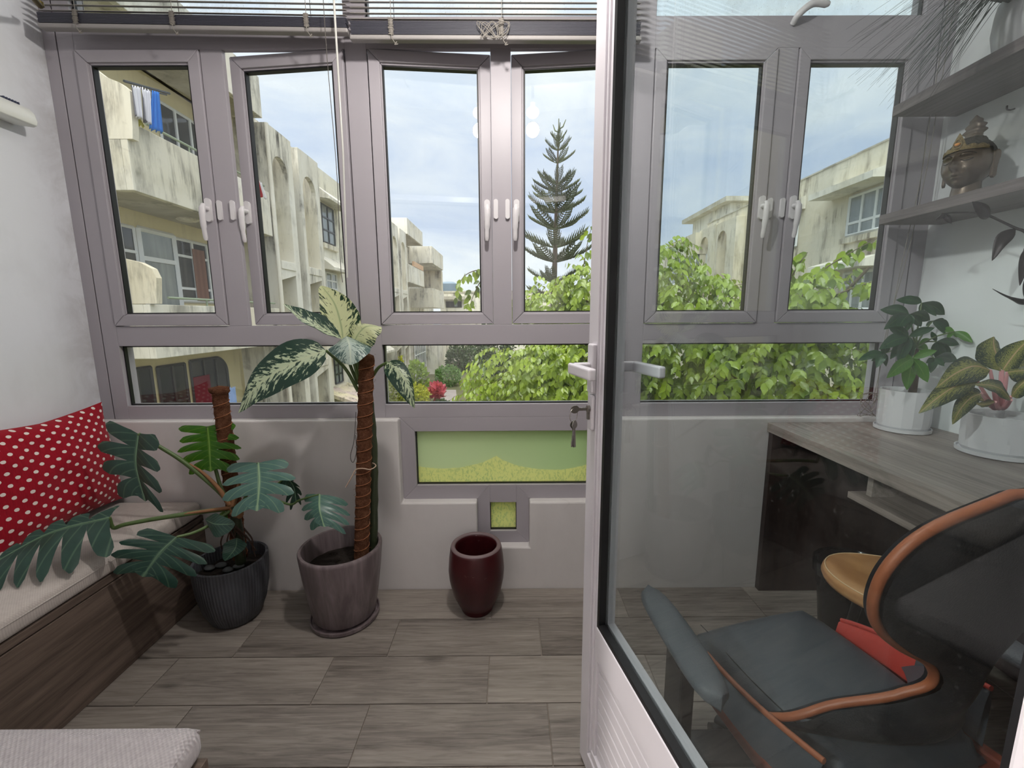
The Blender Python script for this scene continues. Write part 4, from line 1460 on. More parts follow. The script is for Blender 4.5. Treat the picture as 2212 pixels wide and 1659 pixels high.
# pebbles on the soil
peb = plain('grey_pebble', (92, 96, 98), 0.55, var=0.15, scale=20)
for k, (a, b_, s_, n_) in enumerate(((448, 1222, 1.0, 'left'), (478, 1216, 1.15, 'middle'), (492, 1226, 0.95, 'front'), (515, 1218, 1.05, 'right'))):
    p = at_z(a, b_, 0.235)
    d_ = Vector((p.x - c.x, p.y - c.y, 0))
    if d_.length > 0.088:
        d_ = d_.normalized() * 0.088
    p = Vector((c.x + d_.x, c.y + d_.y, 0.216))
    MB().lathe([(0, 0.0), (0.014, 0.001), (0.022, 0.007), (0.022, 0.011), (0.013, 0.018), (0, 0.019)], 18, p, sx=s_, sy=0.72).build('pebble', peb, None, smooth=80, label='flat grey pebble on the monstera soil, %s one of four' % {'left': 'leftmost', 'middle': 'second from left', 'front': 'third from left', 'right': 'rightmost'}[n_], category='pebble', group='pebbles in the monstera pot')

# ------------------------------------------------------------------ maroon vase
c = Vector((-0.151, 1.680, 0))
m, t = newmat('maroon_stoneware')
co = t.coord()
n1 = t.noise(co, 8, 5, 0.6)
sc_ = t.ramp(t.noise(t.mapping(co, (20, 20, 70)), 1.0, 5, 0.8), [(0.66, (0, 0, 0)), (0.72, (1, 1, 1))])
colr = t.mix(t.math('MULTIPLY', sc_, 0.5), t.mix(n1, lin((34, 10, 14)), lin((84, 24, 29))), lin((176, 150, 150)))
finish(t, principled(t, colr, 0.35, 0, 0.5, Normal=bump(t, n1, 0.2, 0.004)))
va = empty('ceramic_vase', c, 'small empty barrel-shaped maroon vase standing under the low green window', 'vase')
MB().lathe([(0, 0.001), (0.064, 0.001), (0.068, 0.008), (0.068, 0.020), (0.078, 0.032), (0.102, 0.085), (0.115, 0.150), (0.118, 0.190), (0.114, 0.245), (0.108, 0.285), (0.106, 0.293), (0.101, 0.297), (0.092, 0.297), (0.087, 0.292), (0.086, 0.280), (0.096, 0.2), (0.09, 0.1), (0.06, 0.03), (0, 0.025)], 64, c).build('body', m, va, smooth=50)
MB().lathe([(0.1065, 0.291), (0.1045, 0.297), (0.100, 0.3005), (0.093, 0.3005), (0.088, 0.296), (0.0875, 0.290)], 64, c, caps=False).build('rim', plain('worn_vase_rim', (122, 104, 106), 0.45, var=0.15), va, smooth=60)
# ================================================================== desk, shelves and their things
desk_mat = wood('grey_oak_laminate', (106, 95, 89), (182, 170, 162), (16, 0.8, 16), 0.42, 0.45, contrast=(0.33, 0.68))
desk_edge = desk_mat
dark_wood = wood('dark_wood_panel', (34, 25, 24), (66, 50, 46), (14, 14, 0.9), 0.5, 0.4)
DKX, DKZ = 1.120, 0.785
desk = empty('desk', (1.43, 1.1, 0), 'grey oak laminate desk running along the right wall to the window', 'desk')
box('desk_top', desk_mat, desk, DKX, XR - 0.002, 0.13, YW - 0.002, DKZ - 0.040, DKZ, 0.0015)
box('end_panel', dark_wood, desk, DKX + 0.008, XR - 0.002, YW - 0.034, YW - 0.004, 0.001, DKZ - 0.041, 0.001)
box('back_panel', dark_wood, desk, XR - 0.022, XR - 0.003, 0.13, YW - 0.036, 0.001, DKZ - 0.041)
box('near_panel', dark_wood, desk, DKX + 0.008, XR - 0.024, 0.135, 0.165, 0.001, DKZ - 0.041)
shelf_z = 0.645
box('under_shelf', desk_mat, desk, 1.165, 1.55, 0.60, 1.40, shelf_z - 0.022, shelf_z, 0.001)
box('shelf_support', desk_mat, desk, 1.20, 1.54, 1.345, 1.367, shelf_z + 0.0005, DKZ - 0.0405, 0.001)
box('shelf_support', desk_mat, desk, 1.20, 1.54, 0.63, 0.652, shelf_z + 0.0005, DKZ - 0.0405, 0.001)
shelf_mat = wood('grey_shelf_wood', (66, 58, 58), (132, 124, 124), (16, 0.7, 16), 0.5, 0.35, contrast=(0.36, 0.66))
SX = 1.496
s1 = box('wall_shelf', shelf_mat, None, SX, XR - 0.001, 0.45, YW - 0.004, 1.606, 1.643, 0.001, label='lower grey wooden wall shelf carrying the bronze head', category='shelf')
s2 = box('wall_shelf', shelf_mat, None, SX, XR - 0.001, 0.45, YW - 0.004, 2.010, 2.047, 0.001, label='upper grey wooden wall shelf carrying the grassy plant', category='shelf')

white_pot = plain('white_ceramic', (216, 216, 220), 0.35, var=0.04, bmp=(90, 0.05))


def facet(n, ph=0.0, amt=1.0):
    def f(th, z):
        a = ((th + ph) % (2 * PI / n)) - PI / n
        return 1 + amt * (math.cos(PI / n) / math.cos(a) - 1)
    return f


def white_planter(parent, c, r, h, nf, twist=0.0):
    c = Vector(c)
    MB().lathe([(0, 0.0), (r * 0.99, 0.0), (r * 1.06, 0.003), (r * 1.07, 0.016), (r * 1.03, 0.016), (r * 1.0, 0.010), (0, 0.010)], 56, c).build('saucer', white_pot, parent, smooth=50)
    c2 = c + Vector((0, 0, 0.0105))
    pr = [(0, 0.0), (r * 0.90, 0.0), (r * 0.97, 0.012), (r, 0.03), (r, h - 0.008), (r * 0.985, h), (r * 0.91, h), (r * 0.89, h - 0.012), (r * 0.88, h - 0.05), (0, h - 0.05)]
    f = facet(nf)

    def md(th, z):
        k = 1.0 if 0.02 < z < h - 0.006 else 0.0
        return f(th + twist * z, z) if k else 1.0
    MB().lathe(pr[:4] + [(r, 0.03 + (h - 0.042) * i / 6) for i in range(1, 6)] + pr[4:], nf * 6, c2, mod=md).build('pot', white_pot, parent, smooth=12)
    m = MB()
    m.lathe([(0, h - 0.049), (r * 0.875, h - 0.049), (r * 0.875, h - 0.028), (0, h - 0.024)], 36, c2)
    m.build('soil', soil, parent, smooth=60)


# money tree with palmate leaves
c = Vector((1.584, 1.680, DKZ))
mt = empty('money_tree', c, 'small money tree with palmate leaves in a faceted white pot beside the window', 'plant')
white_planter(mt, c, 0.084, 0.155, 16)
palm_dark = leafmat('money_tree_leaf', (26, 58, 40), (52, 92, 60), 0.3, 0.35, 0.6, (96, 136, 86), uv=True, rand=False)
palm_light = leafmat('money_tree_leaf_young', (62, 116, 42), (96, 150, 56), 0.45, 0.38, 0.6, (140, 180, 90), uv=True, rand=False)
bark = plain('brown_bark', (104, 88, 74), 0.85, var=0.25, scale=40, bmp=(80, 0.6))
trunk_top = (1977, 752, 1.68)
stalk(mt, bark, [(1969, 858, 1.68), (1975, 820, 1.68), (1979, 785, 1.68), trunk_top], 0.014, 0.010, 'trunk')
rn = random.Random(9)
clusters = [((1964, 679, 1.66), [(1901, 669), (1909, 712), (1938, 712), (2009, 692), (1990, 706), (1960, 715)], palm_dark),
            ((1991, 654, 1.70), [(1935, 648), (2053, 680), (2023, 683), (1988, 680), (1966, 640)], palm_dark),
            ((1963, 727, 1.62), [(1920, 708), (2019, 708), (1923, 776), (1970, 776), (1898, 755), (1940, 785)], palm_dark),
            ((1972, 774, 1.60), [(1915, 817), (1959, 843), (2004, 826), (2024, 757), (1935, 768)], palm_light),
            ((1912, 763, 1.64), [(1853, 779), (1882, 780), (1914, 792), (1912, 745), (1893, 795)], palm_dark),
            ((2023, 738, 1.66), [(2012, 716), (2081, 744), (2059, 775), (2038, 790), (2012, 770)], palm_dark),
            ((2062, 716, 1.64), [(2101, 740), (2045, 732), (2086, 738), (2036, 713), (2067, 729)], palm_light),
            ((2018, 774, 1.62), [(2010, 806), (2040, 791), (2056, 778), (2072, 777), (2000, 785)], palm_dark),
            ((2015, 693, 1.69), [(2050, 710), (2042, 722), (2000, 705), (2049, 703)], palm_dark),
            ((1985, 742, 1.72), [(2010, 732), (1996, 765), (1965, 745), (2005, 760)], palm_light)]
for (cp, tips, mat_) in clusters:
    c3 = P3(cp)
    stalk(mt, green_stem, [trunk_top, ((trunk_top[0] + cp[0]) / 2, (trunk_top[1] + cp[1]) / 2 - 6, (trunk_top[2] + cp[2]) / 2), cp], 0.0035, 0.0022)
    for k, tp in enumerate(tips):
        tipv = at_y(tp[0], tp[1], min(1.775, cp[2] + rn.uniform(-0.05, 0.06)))
        tipv.x = min(tipv.x, XR - 0.01)
        ax = tipv - c3
        L = ax.length
        view = (c3 - EYE).normalized()
        sd = ax.cross(view).normalized()
        tilt = rn.uniform(-0.7, 0.7)
        side = (sd * math.cos(tilt) + view * math.sin(tilt)).normalized() * (0.165 * L + 0.003)
        bow = Vector((0, 0, 0.07 * L))
        axis = catmull([c3, c3 + ax * 0.5 + bow, tipv], 5)
        leaf_mesh(axis, -side, side, prof_lance, 8, 2, 0.25, 0.03).build('leaflet', mat_, mt, smooth=80)

# aglaonema with pink stems
c = Vector((1.628, 1.372, DKZ))
ag = empty('aglaonema', c, 'aglaonema with pink stems and mottled leaves in a wide faceted white pot', 'plant')
white_planter(ag, c, 0.097, 0.125, 12, 3.0)
agl = variegated('aglaonema_leaf', (150, 152, 88), (34, 56, 40), 0.6, 0.3, 20.0, 0.46, (226, 178, 158), 0.35)
pink = plain('pink_stem', (226, 164, 168), 0.4, var=0.1)
YA = 1.36
ag_leaves = [([(2139, 799, 1.36), (2105, 790, 1.35), (2065, 806, 1.33), (2022, 838, 1.31)], (2070, 775, 1.38), (2085, 832, 1.30)),
             ([(2112, 824, 1.33), (2080, 826, 1.31), (2035, 852, 1.29), (1984, 893, 1.28)], (2040, 820, 1.33), (2058, 868, 1.26)),
             ([(2120, 850, 1.32), (2096, 860, 1.30), (2074, 885, 1.28), (2057, 917, 1.27)], (2066, 862, 1.30), (2092, 890, 1.26)),
             ([(2162, 802, 1.36), (2158, 780, 1.37), (2148, 750, 1.39), (2147, 727, 1.40)], (2110, 765, 1.38), (2168, 752, 1.39)),
             ([(2166, 800, 1.35), (2180, 780, 1.35), (2200, 755, 1.35), (2224, 732, 1.35)], (2158, 757, 1.37), (2205, 790, 1.33)),
             ([(2184, 864, 1.30), (2165, 842, 1.28), (2140, 832, 1.27), (2105, 831, 1.26)], (2150, 822, 1.31), (2146, 852, 1.26)),
             ([(2184, 856, 1.31), (2200, 836, 1.29), (2222, 818, 1.28), (2250, 808, 1.28)], (2200, 818, 1.31), (2222, 845, 1.26)),
             ([(2176, 806, 1.40), (2200, 800, 1.41), (2225, 790, 1.42), (2250, 800, 1.42)], (2210, 765, 1.44), (2220, 822, 1.40)),
             ([(2176, 804, 1.33), (2200, 801, 1.31), (2224, 800, 1.30), (2250, 806, 1.29)], (2210, 788, 1.34), (2212, 812, 1.28)),
             ([(2128, 866, 1.38), (2115, 862, 1.38), (2095, 850, 1.38), (2080, 852, 1.38)], (2104, 838, 1.40), (2100, 862, 1.36)),
             ([(2150, 868, 1.33), (2138, 872, 1.30), (2125, 874, 1.28), (2108, 872, 1.27)], (2128, 866, 1.32), (2126, 882, 1.27))]
for ax, L, R in ag_leaves:
    pxleaf(ag, agl, ax, L, R, 0.45, prof_ovate, cup=0.1, ns=14, nv=3)
    b0 = ax[0]
    stalk(ag, pink, [(2160 + (b0[0] - 2160) * 0.25, 882, 1.37), (2160 + (b0[0] - 2160) * 0.6, (882 + b0[1]) / 2 + 4, (1.37 + b0[2]) / 2), b0], 0.0075, 0.004)

# grassy plant on the upper shelf
c = Vector((1.605, 1.45, 2.047))
gr = empty('grass_plant', c, 'drooping grass-like plant in a rounded white pot on the upper shelf', 'plant')
MB().lathe([(0, 0.001), (0.075, 0.001), (0.088, 0.02), (0.097, 0.07), (0.094, 0.125), (0.090, 0.15), (0.084, 0.15), (0.08, 0.12), (0, 0.11)], 48, c).build('pot', white_pot, gr, smooth=50)
MB().lathe([(0, 0.111), (0.079, 0.111), (0.079, 0.122), (0, 0.126)], 32, c).build('soil', soil, gr)
blade_m = leafmat('grass_blade', (10, 28, 22), (28, 56, 38), 0.18, 0.4, rand=True)
rn = random.Random(21)
root = c + Vector((0, 0, 0.125))
tips = []
for k in range(96):
    a = k / 95
    # fan of tips from the window side round to straight down
    x = 1845 + 190 * a + rn.uniform(-45, 45)
    y = 95 + 95 * math.sin(a * 2.6) + rn.uniform(-40, 55) - 40 * (a > 0.75)
    tips.append((x, y, rn.uniform(1.30, 1.62)))
tips += [(1910, 285, 1.40), (1847, 181, 1.42), (1880, 184, 1.38), (1898, 188, 1.45), (1928, 190, 1.40), (1928, 212, 1.36), (1850, 173, 1.5), (1940, 40, 1.5), (1925, 60, 1.48), (1918, 92, 1.5), (1960, 110, 1.5)]
blades = []
for k in range(46):
    th = rn.uniform(-0.4, 2 * PI - 2.2) + 0.2
    R_ = rn.uniform(0.16, 0.38)
    p = root + Vector((max(-0.4, min(0.10, R_ * math.cos(th))), R_ * math.sin(th), rn.uniform(0.0, 0.16)))
    blades.append(p)
for tp in tips:
    p = P3(tp)
    p.z = max(p.z, 1.86)
    blades.append(p)
for p in blades:
    r0 = root + Vector((rn.uniform(-0.035, 0.035), rn.uniform(-0.035, 0.035), 0))
    h = rn.uniform(0.10, 0.17)
    mid = r0.lerp(p, 0.45) + Vector((0, 0, h))
    ax = catmull([r0, r0 + (mid - r0) * 0.55 + Vector((0, 0, 0.02)), mid, p], 4)
    for v in ax:
        v.x = min(v.x, XR - 0.012)
    sd = (p - r0).cross(Vector((0, 0, 1))).normalized() * rn.uniform(0.0026, 0.0042)
    mb = MB()
    n_ = len(ax)
    rows = [[v - sd * (1 - (i / (n_ - 1)) ** 3 * 0.95), v - Vector((0, 0, 0.0006)), v + sd * (1 - (i / (n_ - 1)) ** 3 * 0.95)] for i, v in enumerate(ax)]
    mb.grid(rows)
    mb.build('blade', blade_m, gr, smooth=80)

# ------------------------------------------------------------------ bronze crowned head on the lower shelf
bronze, t = newmat('dark_bronze')
co = t.coord()
nz = t.noise(co, 18, 5, 0.6)
finish(t, principled(t, t.mix(nz, lin((78, 66, 55)), lin((128, 112, 95))), 0.34, 0.35, 0.5, Normal=bump(t, t.noise(co, 60, 3), 0.1, 0.002)))
curl_m = plain('bronze_hair', (44, 38, 33), 0.5, 0.4, bmp=(260, 1.0), var=0.3, scale=80)
gold = plain('worn_gold', (140, 120, 78), 0.42, 0.7, var=0.85, scale=150, bmp=(260, 1.0))
amber, t = newmat('amber_gem')
finish(t, principled(t, lin((226, 140, 24)), 0.12, 0, 0.6, Coat_Weight=0.8))
hd_c = Vector((1.600, 1.590, 1.6435))
hd = empty('head_sculpture', hd_c, 'dark bronze head sculpture with gold tiara and flame topknot on the lower shelf', 'sculpture', rz=math.radians(-70))
HM = wmat(hd)
S = 0.92


def hp(x, y, z):
    return HM @ Vector((x * S, y * S, z * S))


from mathutils import noise as mn


def gauss(x, y, sx, sy):
    return math.exp(-(x / sx) ** 2 - (y / sy) ** 2)


def head_pt(th, ph):
    """th: azimuth with 0 = face (-y); ph: -pi/2..pi/2"""
    cph, sph = math.cos(ph), math.sin(ph)
    x, y, z = math.sin(th) * cph, -math.cos(th) * cph, sph
    # skull: narrower jaw, fuller back
    rx = 0.070 * (1 - 0.22 * max(0, -z) ** 1.6)
    ry = 0.082 * (1 - 0.10 * max(0, -z) ** 2)
    p = Vector((x * rx, y * ry + (0.006 if y > 0 else 0) - 0.006 * max(0, -z), z * 0.088))
    if y < 0:
        fx, fz = p.x, p.z
        d = 0.0
        d += 0.017 * gauss(fx, fz + 0.020, 0.010, 0.014)          # nose tip
        d += 0.011 * gauss(fx, fz - 0.004, 0.0065, 0.020)         # nose bridge
        d += 0.006 * (gauss(fx - 0.026, fz - 0.024, 0.020, 0.006) + gauss(fx + 0.026, fz - 0.024, 0.020, 0.006))   # brows
        d -= 0.007 * (gauss(fx - 0.025, fz - 0.010, 0.016, 0.010) + gauss(fx + 0.025, fz - 0.010, 0.016, 0.010))   # sockets
        d += 0.0065 * (gauss(fx - 0.026, fz - 0.006, 0.012, 0.007) + gauss(fx + 0.026, fz - 0.006, 0.012, 0.007))  # lids
        d += 0.006 * gauss(fx, fz + 0.043, 0.016, 0.0045)         # upper lip
        d += 0.0065 * gauss(fx, fz + 0.053, 0.013, 0.0045)        # lower lip
        d -= 0.003 * gauss(fx, fz + 0.048, 0.019, 0.002)
        d += 0.007 * gauss(fx, fz + 0.072, 0.014, 0.010)          # chin
        d += 0.004 * (gauss(fx - 0.036, fz + 0.030, 0.014, 0.016) + gauss(fx + 0.036, fz + 0.030, 0.014, 0.016))   # cheeks
        p.y -= d * 2.0
    return p


NH, NV_ = 96, 72
rows = []
for i in range(NV_ + 1):
    ph = -PI / 2 + PI * i / NV_
    rows.append([hp(*(head_pt(2 * PI * k / NH, ph) + Vector((0, 0, 0.128)))) for k in range(NH)])
mb = MB().grid(rows, close=True)
mb.build('face', bronze, hd, smooth=80)
MB().lathe([(0.044, 0.0), (0.046, 0.004), (0.040, 0.02), (0.037, 0.05), (0.038, 0.085)], 36, hp(0, 0.012, 0)).build('neck', bronze, hd, smooth=60)
# hair cap of tight curls
rows = []
for i in range(30):
    ph = 0.30 + (PI / 2 - 0.30) * i / 29
    row = []
    for k in range(72):
        th = 2 * PI * k / 72
        lim = ph - (0.32 if math.cos(th) > 0 else -0.75) * (abs(math.cos(th)) if i == 0 else abs(math.cos(th)) * (1 - i / 29)) * -1 if False else ph
        front = max(0, math.cos(th))
        ph2 = (0.30 + 0.42 * front ** 0.5 - 0.95 * max(0, -math.cos(th))) 
        ph3 = ph2 + (PI / 2 - ph2) * i / 29
        q = head_pt(th, ph3)
        q = q * (1.075 + 0.02 * math.sin(th * 26) * math.sin(ph3 * 34))
        row.append(hp(q.x, q.y, q.z + 0.128))
    rows.append(row)
MB().grid(rows, close=True).build('hair', curl_m, hd, smooth=60)
# long-lobed ears
for sg in (-1, 1):
    ear = [(0.0, 0.030), (0.012, 0.034), (0.022, 0.026), (0.023, 0.008), (0.018, -0.012), (0.016, -0.034), (0.017, -0.056), (0.008, -0.066), (-0.002, -0.058), (-0.002, -0.02), (-0.004, 0.012)]
    MB().prism(ear, lambda u, v, w: hp(sg * (0.063 + w + 0.3 * max(0, u)), 0.004 + u, 0.130 + v), 0.0, 0.010).build('ear', bronze, hd, smooth=60, bevel=0.002)
# tiara: pointed band across the brow with an amber stone
rows = []
for k in range(49):
    th = -1.25 + 2.5 * k / 48
    peak = 0.012 + 0.050 * max(0, 1 - abs(th) / 0.34) ** 1.1 + 0.007 * abs(math.sin(th * 8))
    ph0 = 0.46 + 0.03 * math.cos(th * 2)
    q0 = head_pt(th, ph0) * 1.045
    q1 = q0 + Vector((0, -0.001 if abs(th) < 0.5 else 0, peak))
    out = Vector((q0.x, q0.y, 0)).normalized() * 0.0025
    rows.append([hp(*(v + Vector((0, 0, 0.126)))) for v in (q0, q0 + out * 1.5, q0.lerp(q1, 0.5) + out * 1.3, q1, q0.lerp(q1, 0.5) - out, q0)])
MB().grid(rows).build('tiara', gold, hd, smooth=40)
q = head_pt(0.0, 0.52) * 1.11
MB().lathe([(0, -0.004), (0.006, -0.002), (0.0085, 0.002), (0.006, 0.006), (0, 0.008)], 20, hp(q.x, q.y - 0.003, q.z + 0.140)).build('gem', amber, hd, smooth=80)
ringp = [hp(q.x + 0.0115 * math.sin(a), q.y - 0.003, q.z + 0.1425 + 0.015 * math.cos(a)) for a in [2 * PI * k / 24 for k in range(25)]]
MB().tube(ringp, 0.0022, 8, cap=False).build('gem_setting', gold, hd, smooth=80)
# closed lids, brows and lips drawn as fine ridges
for sg in (-1, 1):
    for (pts_, r_, nm) in (([(0.012, 0.150), (0.022, 0.157), (0.036, 0.157), (0.048, 0.150)], 0.0016, 'brow'), ([(0.014, 0.134), (0.024, 0.1295), (0.035, 0.130), (0.043, 0.135)], 0.0014, 'eyelid')):
        pp = []
        for (x_, z_) in pts_:
            zz3 = max(-0.086, min(0.086, z_ - 0.128))
            ph_ = math.asin(zz3 / 0.088)
            th_ = math.asin(max(-0.99, min(0.99, x_ / (0.070 * math.cos(ph_)))))
            q_ = head_pt(sg * th_, ph_)
            pp.append(hp(q_.x, q_.y - 0.0008, q_.z + 0.128))
        MB().tube(catmull(pp, 4), r_, 6).build(nm, curl_m, hd, smooth=70)
pp = []
for x_ in (-0.018, -0.009, 0.0, 0.009, 0.018):
    ph_ = math.asin(-0.048 / 0.088)
    q_ = head_pt(math.asin(x_ / (0.066 * math.cos(ph_))), ph_)
    pp.append(hp(q_.x, q_.y - 0.0004, q_.z + 0.128 + 4.0 * x_ * x_))
MB().tube(catmull(pp, 4), 0.0013, 6).build('mouth_line', curl_m, hd, smooth=70)
# beaded ring and flame topknot
MB().lathe([(0.0, 0.0), (0.034, 0.0), (0.036, 0.006), (0.030, 0.016), (0.02, 0.02), (0, 0.022)], 48, hp(0, 0.008, 0.204), mod=lambda th, z: 1 + 0.08 * math.sin(th * 16)).build('bun', curl_m, hd, smooth=60)
rows = []
for i in range(25):
    s_ = i / 24
    w = 0.030 * (math.sin(PI * min(1, s_ * 1.02) ** 0.62)) ** 0.8 * (1 + 0.16 * math.sin(s_ * 26)) + 0.002
    d_ = 0.020 * (1 - s_) ** 0.5 * (1 + 0.1 * math.sin(s_ * 22)) + 0.001
    rows.append([hp(w * math.sin(a) + 0.004 * math.sin(s_ * 3), 0.008 + d_ * math.cos(a) * (1 + 0.2 * math.sin(3 * a)), 0.220 + 0.084 * s_) for a in [2 * PI * k / 24 for k in range(24)]])
MB().grid(rows, close=True).build('topknot', bronze, hd, smooth=50)

# ------------------------------------------------------------------ dark metal branch with a bird, standing on the desk
metal = plain('dark_painted_metal', (42, 36, 38), 0.45, 0.5, var=0.2)
YS = 1.36
foot = Vector((1.60, 1.10, DKZ))
sc = empty('metal_branch_sculpture', foot, 'dark metal branch sculpture with leaves and a bird in front of the lower shelf', 'sculpture')
MB().lathe([(0, 0.0), (0.07, 0.0), (0.07, 0.008), (0.012, 0.014), (0.005, 0.02)], 36, foot).build('base', metal, sc, smooth=50)
br = [foot + Vector((0, 0, 0.015)), foot + Vector((0.01, 0.0, 0.35)), foot + Vector((0.005, 0.06, 0.62)), at_y(2250, 520, 1.26), at_y(2212, 499, 1.31), at_y(2192, 492, 1.33), at_y(2139, 467, YS), at_y(2109, 460, YS), at_y(2060, 460, YS), at_y(2034, 462, YS)]
MB().tube(catmull(br, 5), [0.006 - 0.004 * i / 45 for i in range(46)], 8).build('branch', metal, sc, smooth=70)


def mleaf(ax, L, R, nm='metal_leaf', prof=prof_ovate):
    a = catmull([P3(q) for q in ax], 5)
    c_ = sample(a, 0.45)
    return leaf_mesh(a, P3(L) - c_, P3(R) - c_, prof, 10, 2, 0.2, 0.0).build(nm, metal, sc, smooth=70, solid=0.002)


mleaf([(2139, 468, 1.36), (2122, 455, 1.35), (2100, 436, 1.35)], (2116, 470, 1.36), (2132, 442, 1.35))
mleaf([(2194, 494, 1.33), (2166, 515, 1.32), (2143, 563, 1.32)], (2152, 510, 1.33), (2174, 530, 1.31))
mleaf([(2212, 540, 1.30), (2209, 575, 1.30), (2203, 617, 1.30)], (2202, 575, 1.31), (2222, 575, 1.29))
mleaf([(2046, 461, 1.36), (2036, 466, 1.36), (2020, 476, 1.37)], (2034, 462, 1.36), (2038, 472, 1.36))
mleaf([(2042, 462, 1.36), (2048, 470, 1.35), (2055, 483, 1.35)], (2040, 474, 1.36), (2056, 468, 1.35))
stalk(sc, metal, [at_y(2212, 499, 1.31), at_y(2218, 520, 1.305), at_y(2212, 540, 1.30)], 0.002, 0.0015, 'twig')
bx = lambda a, b_, y_=1.30: at_y(a, b_, y_)
MB().tube(catmull([bx(2144, 624), bx(2170, 638), bx(2196, 648), bx(2215, 652), bx(2240, 640), bx(2252, 632)], 5), [0.001 + 0.0006 * k for k in range(8)] + [0.007 + 0.0015 * k for k in range(8)] + [0.018 - 0.0017 * k for k in range(10)], 12, flat=0.55).build('bird', metal, sc, smooth=70)
mleaf([(2215, 648, 1.30), (2225, 610, 1.28), (2250, 580, 1.26)], (2212, 605, 1.29), (2245, 625, 1.27), 'wing')
stalk(sc, metal, [at_y(2230, 640, 1.295), at_y(2250, 590, 1.28), at_y(2250, 520, 1.26)], 0.0015, 0.0015, 'twig')

# small dark hook on the right wall
h = at_x(2190, 232, XR - 0.004)
hk = empty('wall_hook', (XR, h.y, h.z), 'tiny dark hook screwed into the right wall between the shelves', 'hook')
MB().tube(catmull([(XR, h.y, h.z - 0.004), (XR - 0.014, h.y, h.z - 0.008), (XR - 0.022, h.y + 0.004, h.z - 0.004), (XR - 0.022, h.y + 0.006, h.z + 0.008)], 5), 0.0025, 8).build('hook', metal, hk, smooth=60)

# ------------------------------------------------------------------ black waste bin with a bag, under the desk
c = Vector((1.345, 1.53, 0))
bn = empty('waste_bin', c, 'black waste bin lined with a black bag under the desk', 'bin')
blk = plain('black_plastic', (16, 16, 18), 0.35)
MB().lathe([(0, 0.001), (0.10, 0.001), (0.102, 0.005), (0.13, 0.27), (0.132, 0.275), (0.126, 0.275), (0.097, 0.01), (0, 0.01)], 40, c).build('body', blk, bn, smooth=50)
MB().lathe([(0.124, 0.18), (0.128, 0.275), (0.134, 0.284), (0.140, 0.280), (0.141, 0.262), (0.139, 0.235)], 60, c, mod=lambda th, z: 1 + 0.014 * math.sin(th * 17) + 0.01 * math.sin(th * 29 + z * 40), caps=False).build('bag', plain('black_bag', (12, 12, 15), 0.22), bn, smooth=60)

# ------------------------------------------------------------------ stool with a thick live-edge wooden seat
c = Vector((1.185, 1.165, 0))
sw, t = newmat('honey_wood_seat')
co = t.coord()
wv = t.n('TexWave', {'wave_type': 'RINGS', 'rings_direction': 'Y'}, Vector=t.mapping(co, (1, 1.0, 1.6)), Scale=9.0, Distortion=5.0, Detail=3.0)
nz = t.noise(co, 9, 4)
finish(t, principled(t, t.mix(t.math('MULTIPLY_ADD', wv.outputs['Fac'], 0.35, t.math('MULTIPLY', nz, 0.6)), lin((150, 100, 60)), lin((214, 164, 112))), 0.4, 0, 0.45))
stl = empty('stool', c, 'stool with thick honey-coloured live-edge wooden seat, half hidden by the office chair', 'stool')
outl = lambda th: 0.190 * (1 + 0.10 * math.cos(2 * th + 0.5) + 0.05 * math.sin(3 * th + 1.0))
m = MB()
prof_ = [(0.0, 0.405), (0.86, 0.405), (0.97, 0.415), (1.0, 0.430), (0.985, 0.445), (0.95, 0.452), (0.6, 0.450), (0.0, 0.448)]
m.lathe([(r_, z_) for r_, z_ in prof_], 56, c, mod=lambda th, z: outl(th))
m.build('seat', sw, stl, smooth=50)
rim_pts = [c + Vector((outl(a) * 0.957 * math.cos(a), outl(a) * 0.957 * math.sin(a), 0.4525)) for a in [2 * PI * k / 56 for k in range(57)]]
MB().tube(rim_pts, 0.0018, 6, cap=False).build('pale_edge', plain('pale_wood_edge', (226, 196, 156), 0.5), stl, smooth=60)
for a in (0.6, 2.2, 3.8, 5.4):
    p, q = c + Vector((0.10 * math.cos(a), 0.10 * math.sin(a), 0.405)), c + Vector((0.15 * math.cos(a), 0.15 * math.sin(a), 0.001))
    MB().tube([p, q], [0.016, 0.012], 12).build('leg', bpy.data.materials['black_plastic'], stl, smooth=60)

# ------------------------------------------------------------------ office chair seen from behind
leather, t = newmat('black_leather')
co = t.coord()
gr_ = t.n('TexVoronoi', None, Vector=co, Scale=420.0)
finish(t, principled(t, lin((66, 71, 78)), 0.38, 0, 0.5, Normal=bump(t, gr_.outputs['Distance'], 0.25, 0.001)))
leather_back = plain('dark_grey_back_leather', (30, 31, 34), 0.5, bmp=(300, 0.2))
redl = plain('red_leather', (178, 56, 46), 0.42, bmp=(350, 0.2))
copper = plain('tan_piping_leather', (150, 84, 52), 0.45, var=0.12)
cherry = plain('cherry_bentwood', (116, 52, 36), 0.4, var=0.2, scale=12)
armm = plain('armrest_grey', (84, 89, 95), 0.55, bmp=(350, 0.3), var=0.05)
base_m = plain('chair_base_black', (26, 26, 28), 0.4)
c = Vector((0.717, 0.905, 0))
ch = empty('office_chair', c, 'black leather office chair with tan piping and red side patch, seen from behind', 'chair', rz=math.radians(15))
CM = wmat(ch)


def cp_(x, y, z):
    return CM @ Vector((x, y, z))


